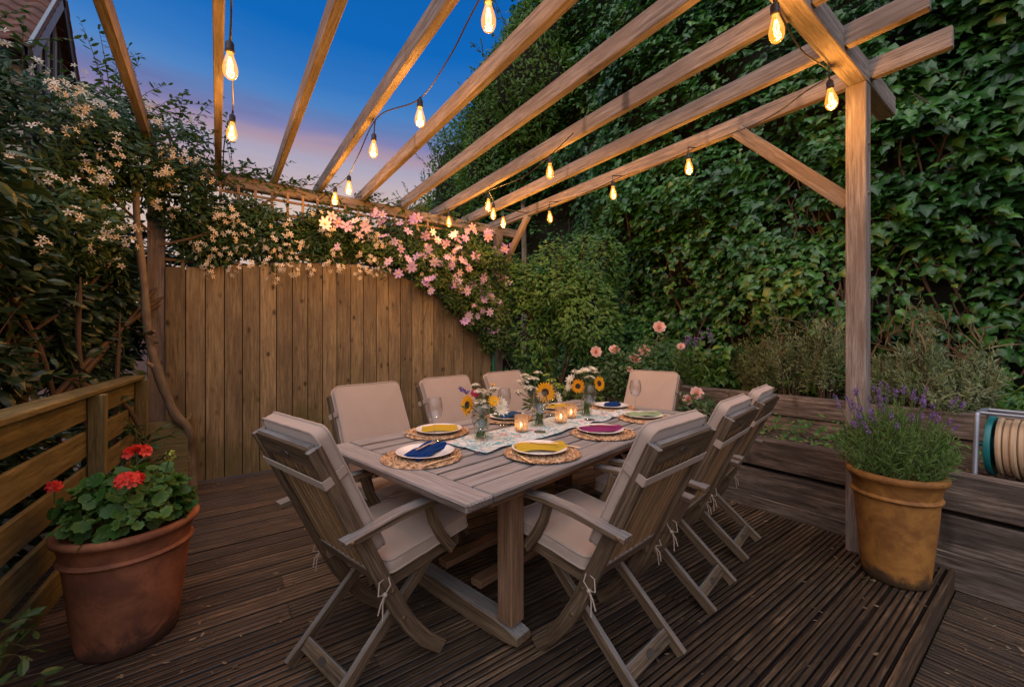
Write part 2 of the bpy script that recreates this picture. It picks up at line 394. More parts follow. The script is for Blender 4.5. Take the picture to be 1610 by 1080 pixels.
def cushion_mat():
    m, nt, b, out = newmat('beige cushion fabric'); L = nt.links.new
    tc = N(nt, 'ShaderNodeTexCoord')
    w = N(nt, 'ShaderNodeTexNoise', Scale=420.0, Detail=2.0); L(tc.outputs['Object'], w.inputs['Vector'])
    n = N(nt, 'ShaderNodeTexNoise', Scale=5.0, Detail=4.0); L(tc.outputs['Object'], n.inputs['Vector'])
    c = mixc(nt, n.outputs[0], (.36, .275, .215), (.45, .35, .285)); c = mixc(nt, math_(nt, 'MULTIPLY', w.outputs[0], .22), c, (.36, .27, .21))
    L(c, b.inputs['Base Color']); b.inputs['Roughness'].default_value = .9; b.inputs['Sheen Weight'].default_value = .25; b.inputs['Specular IOR Level'].default_value = .2
    n2 = N(nt, 'ShaderNodeTexNoise', Scale=6.0, Detail=2.0, Distortion=.4); L(tc.outputs['Object'], n2.inputs['Vector'])
    bp = N(nt, 'ShaderNodeBump', Strength=.12, Distance=.02); L(n2.outputs[0], bp.inputs['Height'])
    bp2 = N(nt, 'ShaderNodeBump', Strength=.25, Distance=.001); L(w.outputs[0], bp2.inputs['Height']); L(bp.outputs[0], bp2.inputs['Normal']); L(bp2.outputs[0], b.inputs['Normal'])
    return m
M['cushion'] = cushion_mat()
M['piping'] = plain('cushion piping', (.40, .31, .25), .85)
M['tie'] = plain('cotton tie', (.36, .28, .22), .9)
M['medal'] = plain('dark medallion', (.05, .04, .03), .5)
M['bolt'] = plain('brass bolt', (.28, .2, .1), .45, metal=.9)
M['steel'] = plain('cutlery steel', (.88, .84, .74), .42, metal=1)
M['plate'] = plain('white stoneware', (.78, .77, .75), .25, spec=.5, coat=.3)
M['black'] = plain('black plastic', (.012, .011, .01), .5)
M['white_petal'] = leafmat('white petals', [(0, (.62, .58, .44)), (1, (.8, .78, .68))], .35, .6, .2)
M['cream_petal'] = leafmat('cream petals', [(0, (.70, .60, .42)), (.5, (.80, .72, .56)), (1, (.84, .79, .68))], .3, .6, .2)
M['pink_petal'] = leafmat('pink petals', [(0, (.48, .30, .62)), (.5, (.62, .46, .74)), (1, (.72, .60, .80))], .3, .6, .2)
M['mauve_petal'] = leafmat('mauve petals', [(0, (.42, .28, .66)), (1, (.56, .40, .74))], .3, .6, .2)
M['rose_petal'] = leafmat('rose petals', [(0, (.78, .40, .31)), (.5, (.83, .54, .46)), (1, (.86, .66, .60))], .3, .6, .2)
M['red_petal'] = leafmat('scarlet petals', [(0, (.55, .02, .018)), (1, (.85, .13, .09))], .25, .55, .25)
M['yellow_petal'] = leafmat('sunflower petals', [(0, (.72, .30, .01)), (1, (.85, .46, .02))], .3, .6, .2)
M['purple_petal'] = leafmat('lavender florets', [(0, (.13, .07, .24)), (1, (.31, .20, .44))], .2, .7, .2)
M['disc'] = plain('sunflower disc', (.035, .016, .008), .9, bump=1.0, bscale=300)
M['stamen'] = plain('yellow stamens', (.65, .45, .06), .8)
M['terracotta'] = plain('terracotta', (.36, .15, .07), .75, bump=.25, bscale=30, var=.7, vscale=4.5, vcol=(.22, .085, .045))
M['ochre'] = plain('ochre terracotta', (.46, .225, .05), .7, bump=.35, bscale=26, var=.75, vscale=5, vcol=(.30, .125, .03))

# foliage colours (albedo only)
M['ivy'] = leafmat('ivy leaves', [(0, (.010, .042, .010)), (.3, (.022, .092, .017)), (.55, (.044, .150, .024)), (.78, (.078, .215, .032)), (.92, (.16, .26, .04)), (1, (.34, .27, .05))], .2, .34, .55)
M['conifer'] = leafmat('hedge leaves', [(0, (.03, .085, .014)), (.5, (.075, .17, .026)), (1, (.14, .25, .04))], .3, .5, .35)
M['bush'] = leafmat('golden bush leaves', [(0, (.024, .08, .014)), (.45, (.055, .15, .022)), (.8, (.12, .215, .03)), (1, (.27, .30, .045))], .3, .4, .4)
M['jasmine'] = leafmat('jasmine leaves', [(0, (.016, .045, .014)), (.5, (.035, .085, .022)), (1, (.085, .15, .032))], .28, .4, .45)
M['laurel'] = leafmat('laurel leaves', [(0, (.014, .038, .020)), (.5, (.030, .068, .032)), (.85, (.06, .10, .03)), (1, (.13, .13, .035))], .15, .34, .5)
M['clematis'] = leafmat('clematis leaves', [(0, (.02, .055, .014)), (.6, (.05, .11, .02)), (1, (.13, .17, .03))], .3, .45, .4)
M['roseleaf'] = leafmat('rose leaves', [(0, (.018, .055, .018)), (.6, (.04, .10, .026)), (1, (.085, .15, .03))], .25, .45, .4)
M['lavleaf'] = leafmat('lavender foliage', [(0, (.055, .11, .03)), (.5, (.115, .20, .05)), (1, (.23, .31, .11))], .2, .65, .2)
M['greyleaf'] = leafmat('grey shrub foliage', [(0, (.095, .12, .04)), (.45, (.19, .24, .095)), (.8, (.33, .37, .22)), (1, (.42, .39, .37))], .2, .75, .15)
M['geranium'] = leafmat('geranium leaves', [(0, (.014, .055, .012)), (.55, (.036, .115, .02)), (.88, (.085, .18, .034)), (.97, (.13, .20, .05)), (1, (.24, .16, .05))], .25, .5, .3)
M['strap'] = leafmat('strappy leaves', [(0, (.05, .10, .03)), (1, (.14, .2, .07))], .25, .4, .4)
M['dead'] = leafmat('dry leaves', [(0, (.06, .035, .018)), (.6, (.13, .085, .045)), (1, (.26, .2, .13))], .1, .8, .2)
M['straw'] = leafmat('dry stems', [(0, (.10, .06, .03)), (1, (.24, .17, .09))], .1, .8, .2)
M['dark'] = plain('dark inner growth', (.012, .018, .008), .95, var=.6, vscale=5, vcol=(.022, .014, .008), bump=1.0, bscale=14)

# ------------------------------------------------------------------ sky and light
F = np.array([.5866, .80988]); YAW = -math.atan2(F[0], F[1])
w = bpy.data.worlds.new('World'); scene.world = w; w.use_nodes = True
nt = w.node_tree; nt.nodes.clear(); L = nt.links.new
wo = nt.nodes.new('ShaderNodeOutputWorld'); bg = nt.nodes.new('ShaderNodeBackground'); L(bg.outputs[0], wo.inputs[0])
tc = nt.nodes.new('ShaderNodeTexCoord'); sx = nt.nodes.new('ShaderNodeSeparateXYZ'); L(tc.outputs['Generated'], sx.inputs[0])
mp = nt.nodes.new('ShaderNodeMapping'); mp.inputs['Scale'].default_value = (2.2, 2.2, 17); L(tc.outputs['Generated'], mp.inputs[0])
cn = N(nt, 'ShaderNodeTexNoise', Scale=1.0, Detail=6.0, Roughness=.55); L(mp.outputs[0], cn.inputs['Vector'])
elev = math_(nt, 'ADD', sx.outputs[2], math_(nt, 'MULTIPLY', math_(nt, 'SUBTRACT', cn.outputs[0], .5), .05))
sky = ramp(nt, [(.0, (.58, .40, .31)), (.27, (.60, .47, .42)), (.33, (.48, .40, .44)), (.37, (.37, .34, .45)), (.392, (.38, .27, .35)), (.413, (.20, .20, .40)), (.437, (.115, .19, .42)), (.46, (.07, .21, .50)), (.50, (.03, .165, .48)), (.57, (.0025, .120, .44)), (.75, (.001, .075, .32)), (1, (.001, .05, .23))])
L(elev, sky.inputs[0])
mp2 = nt.nodes.new('ShaderNodeMapping'); mp2.inputs['Scale'].default_value = (1.5, 1.5, 11); mp2.inputs['Location'].default_value = (3.1, .4, 1.7); L(tc.outputs['Generated'], mp2.inputs[0])
cl = N(nt, 'ShaderNodeTexNoise', Scale=1.6, Detail=7.0, Roughness=.58); L(mp2.outputs[0], cl.inputs['Vector'])
cr = ramp(nt, [(.48, (0, 0, 0)), (.66, (1, 1, 1))]); L(cl.outputs[0], cr.inputs[0])
band = ramp(nt, [(.26, (.8, .8, .8)), (.42, (.8, .8, .8)), (.47, (0, 0, 0))]); L(sx.outputs[2], band.inputs[0])
ccol = ramp(nt, [(.28, (.60, .38, .36)), (.36, (.36, .24, .33)), (.44, (.11, .125, .31))]); L(sx.outputs[2], ccol.inputs[0])
c = mixc(nt, math_(nt, 'MULTIPLY', cr.outputs[0], band.outputs[0]), sky.outputs[0], ccol.outputs[0])
# added sky glow above and behind the camera, shaped to fill the scene
dt = nt.nodes.new('ShaderNodeVectorMath'); dt.operation = 'DOT_PRODUCT'; L(tc.outputs['Generated'], dt.inputs[0]); dt.inputs[1].default_value = (-F[0] * .50 - .15, -F[1] * .50, .84)
gl = ramp(nt, [(.60, (0, 0, 0)), (.98, (1, 1, 1))]); L(dt.outputs['Value'], gl.inputs[0])
c = mixc(nt, gl.outputs[0], c, (1.75, 1.72, 1.9))
ns = nt.nodes.new('ShaderNodeTexSky'); ns.sky_type = 'NISHITA'; ns.sun_disc = False; ns.sun_elevation = R(4); ns.sun_rotation = R(220)
add = mixc(nt, .003, c, ns.outputs[0], 'ADD')
L(add, bg.inputs[0]); bg.inputs[1].default_value = 1.0
sl = bpy.data.lights.new('dusk_sun', 'SUN'); sl.energy = .16; sl.angle = R(50); sl.color = (1, .95, .93)
so = bpy.data.objects.new('dusk_sun', sl); COL.objects.link(so)
sd = Vector((F[0] * .42 + .15, F[1] * .42, -.88)); so.rotation_euler = sd.to_track_quat('-Z', 'Y').to_euler(); so.location = (-3, -6, 8)

# ------------------------------------------------------------------ camera
cd = bpy.data.cameras.new('camera'); cam = bpy.data.objects.new('camera', cd); COL.objects.link(cam)
cd.sensor_fit = 'HORIZONTAL'; cd.sensor_width = 36; cd.lens = 641 / 1610 * 36; cd.shift_y = -5 / 1610
cd.clip_start = .02; cd.clip_end = 400
cam.location = (0, 0, H); cam.rotation_euler = (PI / 2, 0, YAW); scene.camera = cam

# ------------------------------------------------------------------ ground and decks
mb = MB(); mb.add([(-60, -60, -.25), (60, -60, -.25), (60, 60, -.25), (-60, 60, -.25)], [(0, 1, 2, 3)])
tag(mb.build('ground', M['earth']), 'dark earth under and around the decking', 'ground', kind='structure')

def deck_board(mb, L0, L1, c, width, z, along, rnd):
    """one grooved board: ridged profile swept along X or Y"""
    nr = random.choice((4, 5, 5)); pitch = (width - .006) / nr; prof = []
    x0 = -width / 2 + .003
    for k in range(nr):
        a = x0 + k * pitch; d = random.choice((.009, .0095, .0085, .006))
        prof += [(a + .0027, -d), (a + .0044, -.0014), (a + .0062, 0), (a + pitch - .0062, 0), (a + pitch - .0044, -.0014), (a + pitch - .0027, -d)]
    prof = [(-width / 2, -.027), (-width / 2, -.004)] + prof + [(width / 2, -.004), (width / 2, -.027)]
    V = []; G = []; o = (random.uniform(0, 40), random.uniform(0, 40), 0)
    jt = random.uniform(-.0015, .0015)
    for t in (L0, L1):
        for (u, h) in prof:
            V.append((t, c + u, z + h + jt) if along == 'X' else (c + u, t, z + h + jt)); G.append((o[0] + t, o[1] + u, max(h, -.01) * 5.5))
    n = len(prof); F_ = []
    for i in range(n - 1):
        f = (i, i + 1, n + i + 1, n + i); F_.append(f if along == 'Y' else f[::-1])
    F_.append(tuple(range(n)) if along == 'X' else tuple(range(n - 1, -1, -1))); F_.append(tuple(range(2 * n - 1, n - 1, -1)) if along == 'X' else tuple(range(n, 2 * n)))
    mb.add(V, F_, G, rnd)

mb = MB(); wd = .144; y = .425 + wd / 2
row = 0
while y < 4.95:
    x = -1.6 - random.uniform(0, 1.2)
    while x < 3.36:
        ln = random.choice((2.4, 3.0, 3.6)); e = min(x + ln, 3.39)
        if e > -1.2: deck_board(mb, max(x, -1.3), e - .003, y, wd - .004, 0, 'X', random.random())
        x = e if e < 3.38 else 9
        if row % 2 == 0 and x < 9 and x > 1.2: x = x
    y += wd; row += 1
mb.box((1.05, .412, -.065), (4.7, .022, .122), None, .003, .6)
tag(mb.build('deck', M['deck']), 'dark grooved timber deck under the dining table', 'deck', kind='structure')
dk_ = MB()
for j_ in range(29):
    for xs_ in (-.4, .2, .8, 1.4, 2.0, 2.6, 3.2):
        for o_ in (-.045, .045): dk_.lathe([(.0045, .0004), (.0040, .0012), (.0001, .0012)], 6, (xs_ + random.uniform(-.006, .006), .425 + wd * (j_ + .5) + o_, .0004))
tag(dk_.build('deck_screws', M['screw']), 'small rusty screw heads dotted in rows over the deck', 'deck screws', kind='stuff')
mb = MB(); mb.add([(-1.35, .43, -.03), (3.395, .43, -.03), (3.395, 4.98, -.03), (-1.35, 4.98, -.03)], [(0, 1, 2, 3)])  # plain dark sheet just under the boards, seen through the gaps
tag(mb.build('deck_underlay', M['gapdark']), 'dark sheet showing in the gaps of the deck', 'deck base', kind='structure')
mb = MB(); x = -1.3
while x < 3.34:
    yy = .395
    while yy > -2.4:
        ln = random.choice((1.8, 2.4)); deck_board(mb, max(yy - ln, -2.5) + .003, yy, x + wd / 2, wd - .004, -.125, 'Y', random.random()); yy -= ln
    x += wd
tag(mb.build('lower_deck', M['deck']), 'lower grooved timber deck one step down', 'deck', kind='structure')

# ------------------------------------------------------------------ pergola
pg = thing('pergola', 'open timber pergola with nine rafters over the dining table', 'pergola', (1.4, 2.8, 0))
def one(name, mat, parent, fn, **kw):
    mb = MB(); fn(mb); return mb.build(name, mat, parent, **kw)
one('post', M['pergola'], pg, lambda b: b.bar((3.225, .79, -.12), (3.225, .79, 2.872), .1, .1, (0, 1, 0), .005))
one('post', M['pergola'], pg, lambda b: b.bar((-.43, 4.757, -.1), (-.43, 4.757, 2.915), .115, .115, (0, 1, 0), .005))
one('post', M['pergola'], pg, lambda b: b.bar((3.26, 4.84, -.1), (3.26, 4.84, 2.80), .1, .1, (0, 1, 0), .005))
one('beam', M['pergola'], pg, lambda b: b.bar((-1.2, .785, 2.94), (3.86, .785, 2.94), .095, .135, (0, 0, 1), .005))
one('beam', M['pergola'], pg, lambda b: b.bar((-.49, 4.861, 2.86), (3.6, 4.861, 2.86), .09, .118, (0, 0, 1), .005))
RX = [-.45, .005, .475, .905, 1.36, 1.825, 2.315, 2.795, 3.262]
for i, x in enumerate(RX):
    one('rafter', M['pergola'], pg, lambda b: b.bar((x, .39 + .02 * (i % 2), 2.958), (x + random.uniform(-.01, .01), 5.05, 2.958), .05, .116, (0, 0, 1), .004))
def brace(b, p, q): b.bar(p, q, .045, .09, (0, 0, 1), .004)
one('brace', M['pergola'], pg, lambda b: brace(b, (3.235, .83, 2.16), (3.235, 1.52, 2.90)))
one('brace', M['pergola'], pg, lambda b: brace(b, (3.24, 4.80, 2.20), (3.24, 4.12, 2.90)))
for (x, y, z) in ((3.225, .739, 2.5), (3.225, .739, 2.2)):
    one('bolt', M['bolt'], pg, lambda b: b.lathe([(.0001, .006), (.009, .005), (.011, 0)], 10, (x, y, z), None, [[1, 0, 0], [0, 0, -1], [0, 1, 0]]))

# ------------------------------------------------------------------ board fence with trellis
def fence_top(x):
    pts = [(-.5, 1.93), (.0, 1.98), (.6, 2.09), (1.2, 2.14), (1.6, 2.10), (2.0, 1.98), (2.35, 1.80), (2.7, 1.56), (3.0, 1.33)]
    return float(np.interp(x, [p[0] for p in pts], [p[1] for p in pts]))
fe = thing('board_fence', 'tall brown board fence with a curved top behind the table', 'fence', (1.2, 4.68, 0))
mb = MB(); x = -.365; bw = .142; bi = 0
while x < 2.98:
    t0, t1 = fence_top(x), fence_top(x + bw); ww = bw - .0065; bi += 1; lap = 0
    V = []; 
    zb = .015; yj = random.uniform(-.002, .002); thk = .010
    for (yy, ins) in ((4.68 + yj + lap, 0), (4.68 + yj + lap + thk, 0)):
        V += [(x + .002, yy, zb), (x + ww - .002, yy, zb), (x + ww, yy + .003, zb), (x + ww, yy + .003, t1), (x + ww - .002, yy, t1), (x + .002, yy, t0), (x, yy + .003, t0), (x, yy + .003, zb)]
    Fc = [tuple(range(8)), tuple(range(15, 7, -1))] + [((k + 1) % 8, k, 8 + k, 8 + (k + 1) % 8) for k in range(8)]
    Va = np.array(V); G = np.stack([Va[:, 2], Va[:, 0], Va[:, 1]], 1) + np.array([random.uniform(0, 30), random.randint(0, 30) * 1.37, 0])
    mb.add(Va, Fc, G); x += bw
mb.build('board_panel', M['fence'], fe)
mb = MB(); xs = np.linspace(-.36, 2.98, 40); V = [(x, 4.697, .02) for x in xs] + [(x, 4.697, fence_top(x) - .03) for x in xs] + [(x, 4.705, .02) for x in xs] + [(x, 4.705, fence_top(x) - .03) for x in xs]  # dark sheet added behind the boards, standing for shade in the gaps
mb.add(V, [(k, k + 1, 41 + k, 40 + k) for k in range(39)] + [(81 + k, 80 + k, 120 + k, 121 + k) for k in range(39)], None, .1); mb.build('gap_shade_sheet', M['gapdark'], fe)
one('gravel_board', M['fence'], fe, lambda b: b.box((1.2, 4.708, .09), (3.5, .02, .16)))
mb = MB()
for x in np.arange(-.25, 3.0, .14): mb.box((x, 4.735, 2.35), (.024, .014, .92 if x < 2.2 else .5), None, .002)
for z in np.arange(2.02, 2.78, .14): mb.box((1.2, 4.75, z), (3.2, .014, .024), None, .002)
mb.build('trellis', M['trellis'], fe)
one('post', M['fence'], fe, lambda b: b.bar((2.99, 4.745, -.05), (2.99, 4.745, 1.45), .075, .075, (0, 1, 0)))

gs = MB(); gs.tube([(3.02, 4.60, .0), (3.02, 4.60, 1.36)], .019, 10)
tag(gs.build('garden_stake', plain('green coated steel', (.01, .16, .07), .4)), 'thin green garden stake beside the right end of the board fence', 'garden stake')

# ------------------------------------------------------------------ low slatted fence (left)
def lf(y): return -.62 + .0722 * (y - 2.446)
sf = thing('slat_fence', 'low horizontal slatted timber fence on the left behind the geranium pot', 'fence', (-.6, 2.6, 0))
zs = [.94, .745, .555, .365, .175]
for z in zs:
    mb = MB()
    mb.bar((lf(.6), .6, z), (lf(3.10), 3.10, z), .022, .135, (0, 0, 1), .004)
    mb.bar((lf(3.11), 3.11, z), (lf(4.12), 4.12, z), .022, .135, (0, 0, 1), .004)
    mb.build('slat', M['slat'], sf)
one('top_rail', M['slat'], sf, lambda b: (b.bar((lf(.6) + .005, .6, 1.022), (lf(2.9) + .005, 2.9, 1.022), .11, .03, (0, 0, 1), .006), b.bar((lf(2.905) + .005, 2.905, 1.022), (lf(4.14) + .005, 4.14, 1.022), .11, .03, (0, 0, 1), .006)))
for y in (1.5, 3.12, 4.1):
    one('post', M['slat'], sf, lambda b: b.bar((lf(y) + .047, y, -.05), (lf(y) + .047, y, 1.006), .07, .07, (0, 1, 0), .004))
# the small timber planter edge in the corner
te = thing('timber_edging', 'short timber edging box in the corner beside the curved trunk', 'edging', (-.35, 4.35, 0))
one('board', M['slat'], te, lambda b: b.bar((-.50, 4.22, .33), (-.19, 4.22, .33), .03, .66, (0, 0, 1), .004))
one('board', M['slat'], te, lambda b: b.bar((-.19, 4.24, .33), (-.19, 4.62, .33), .03, .66, (0, 0, 1), .004))

# ------------------------------------------------------------------ sleeper walls, soil
def sleepers(name, label, X, zs, h, y0, y1, th):
    t = thing(name, label, 'retaining wall', (X, (y0 + y1) / 2, zs[0] - h / 2))
    for i, z in enumerate(zs):
        px_ = -.018 if i == len(zs) - 1 else .004 * i
        y = y0 - (.9 if i % 2 else 0)
        while y < y1:
            e = min(y + 2.4, y1); s0 = max(y, y0)
            if e - s0 > .1:
                mb = MB(); mb.bar((X + px_ + th / 2 + random.uniform(-.004, .006), s0 + .002, z), (X + px_ + th / 2 + random.uniform(-.004, .006), e - .002, z), th, h - .003, (0, 0, 1), .007)
                mb.build('sleeper', M['sleeper'], t)
            y = e
    return t
sleepers('sleeper_wall', 'front retaining wall of dark timber sleepers at the edge of the deck', 3.41, [-.02, .19, .435], .215, -1.8, 4.6, .11)
sleepers('sleeper_wall', 'rear raised retaining wall of timber sleepers below the grey shrubs', 4.30, [.50, .69], .19, -1.8, 4.6, .11)
def soilbed(name, x0, x1, z, label):
    nx, ny = 14, 90; V = []; 
    for i in range(nx + 1):
        for j in range(ny + 1): V.append((x0 + (x1 - x0) * i / nx, -1.8 + 6.6 * j / ny, z))
    V = np.array(V); V[:, 2] += (vnoise(V, 5, 3) - .5) * .05 + (vnoise(V, 14, 5) - .5) * .04
    Fc = [(i * (ny + 1) + j, (i + 1) * (ny + 1) + j, (i + 1) * (ny + 1) + j + 1, i * (ny + 1) + j + 1) for i in range(nx) for j in range(ny)]
    mb = MB(); mb.add(V, Fc, None, .5, True); tag(mb.build(name, M['soil']), label, 'soil', kind='structure')
soilbed('soil', 3.5, 4.32, .46, 'dark soil in the lower raised bed')
soilbed('soil', 4.4, 5.6, .72, 'dark soil in the upper raised bed')

# ------------------------------------------------------------------ dining table
TH = R(11.3); TC = np.array([1.71, 1.98]); U2 = np.array([math.cos(TH), math.sin(TH)]); V2 = np.array([-U2[1], U2[0]])
def tp(u, v, z=0.0): q = TC + u * U2 + v * V2; return np.array([q[0], q[1], z])
TL, TW, TZ = 2.33, 1.13, .745
tb = thing('dining_table', 'long weathered grey wooden dining table laid for eight', 'table', (TC[0], TC[1], 0))
mb = MB()
def tbar(b, u0, v0, u1, v1, z, w, h, **k): b.bar(tp(u0, v0, z), tp(u1, v1, z), w, h, (0, 0, 1), **k)
hl, hw = TL / 2, TW / 2; zt = TZ - .0165
for s in (-1, 1): tbar(mb, s * (hl - .065), -hw, s * (hl - .065), hw, zt, .13, .033, bev=.006)
for s in (-1, 1): tbar(mb, -hl + .132, s * (hw - .06), -.002, s * (hw - .06), zt, .12, .033, bev=.006); tbar(mb, .002, s * (hw - .06), hl - .132, s * (hw - .06), zt, .12, .033, bev=.006)
ns_ = 8; sw = (TW - .246) / ns_
for i in range(ns_):
    v = -hw + .123 + sw * (i + .5)
    for (a, c_) in ((-hl + .134, -.005), (.005, hl - .134)): tbar(mb, a, v, c_, v, zt - .001, sw - .016, .028, bev=.003)
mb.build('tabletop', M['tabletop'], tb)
mb = MB()
for s in (-1, 1): tbar(mb, -hl + .2, s * (hw - .10), hl - .2, s * (hw - .10), TZ - .064, .026, .06)
for u in (-hl + .22, -.1, .1, hl - .22): tbar(mb, u, -hw + .11, u, hw - .11, TZ - .058, .05, .05)
mb.build('apron', M['legwood'], tb)
for su in (-1, 1):
    for sv in (-1, 1):
        one('leg', M['legwood'], tb, lambda b: b.bar(tp(su * .77, sv * .40, .088), tp(su * .77, sv * .40, .70), .085, .085, (U2[0], U2[1], 0), .006))
    mb = MB(); P = [tp(su * .77, v, .045) for v in np.linspace(-.475, .475, 13)]
    mb.strip(P, [.035, .07, .086] + [.088] * 7 + [.086, .07, .035], .085, (U2[0], U2[1], 0)); mb.build('foot', M['teak'], tb)
    one('top_rail', M['legwood'], tb, lambda b: b.bar(tp(su * .77, -.42, .66), tp(su * .77, .42, .66), .06, .07, (0, 0, 1)))
for v in (-.13, .13): one('stretcher', M['legwood'], tb, lambda b: b.bar(tp(-.73, v, .12), tp(.73, v, .12), .07, .035, (0, 0, 1)))

# ------------------------------------------------------------------ folding armchairs
def rounded_outline(w, d, r, n=5, wave=.0):
    out = []
    for (cx, cy, a0) in ((w / 2 - r, d / 2 - r, 0), (-w / 2 + r, d / 2 - r, 90), (-w / 2 + r, -d / 2 + r, 180), (w / 2 - r, -d / 2 + r, 270)):
        for k in range(n): a = R(a0 + 90 * k / (n - 1)); out.append((cx + r * math.cos(a), cy + r * math.sin(a)))
    pts = []
    m = len(out)
    for i in range(m):
        p, q = np.array(out[i]), np.array(out[(i + 1) % m]); k = max(1, int(np.linalg.norm(q - p) / .03))
        for j in range(k): pts.append(p + (q - p) * j / k)
    return np.array(pts)
def cushion(w, d, t, fr, seed=0):
    """boxed cushion with piped edges; fr = (origin, ex, ey, ez)"""
    o, ex, ey, ez = [np.array(a, float) for a in fr]
    rim = rounded_outline(w, d, .035); n = len(rim)
    wv = (vnoise(np.c_[rim * 22, np.full(n, seed)], 1, 2) - .5) * .007
    nv = norm(rim); rim2 = rim + nv * wv[:, None]
    rings = []
    for s, z in ((1.0, -t / 2), (1.006, 0), (1.0, t / 2)): rings.append(np.c_[rim2 * s, np.full(n, z)])
    V = [*rings[0], *rings[1], *rings[2]]; Fc = []
    for i in range(2): Fc += [(i * n + k, i * n + (k + 1) % n, (i + 1) * n + (k + 1) % n, (i + 1) * n + k) for k in range(n)]
    for sgn, base in ((1, 2 * n), (-1, 0)):
        prev = base
        for s in (.955, .88, .75, .55, .3):
            p = np.c_[rim2 * s, np.zeros(n)]
            b = (1 - s ** 2) ** .6 * .010
            wr = (vnoise(np.c_[p[:, :2] * 26 / max(.4, s), np.full(n, seed + sgn)], 1, 5) - .5) * .005 * s
            p[:, 2] = sgn * (t / 2 + b + wr); st = len(V); V += list(p)
            for k in range(n):
                f = (prev + k, prev + (k + 1) % n, st + (k + 1) % n, st + k); Fc.append(f if sgn > 0 else f[::-1])
            prev = st
        V.append(np.array([0, 0, sgn * (t / 2 + .0108)])); c_ = len(V) - 1
        for k in range(n):
            f = (prev + k, prev + (k + 1) % n, c_); Fc.append(f if sgn > 0 else f[::-1])
    V = np.array(V); Wd = o + V[:, 0:1] * ex + V[:, 1:2] * ey + V[:, 2:3] * ez
    b = MB(); b.add(Wd, Fc, None, .5, True)
    pip = []
    for z in (-t / 2, t / 2):
        q = np.c_[rim2 * 1.004, np.full(n, z)]; q = np.r_[q, q[:1]]
        pip.append(o + q[:, 0:1] * ex + q[:, 1:2] * ey + q[:, 2:3] * ez)
    return b, pip

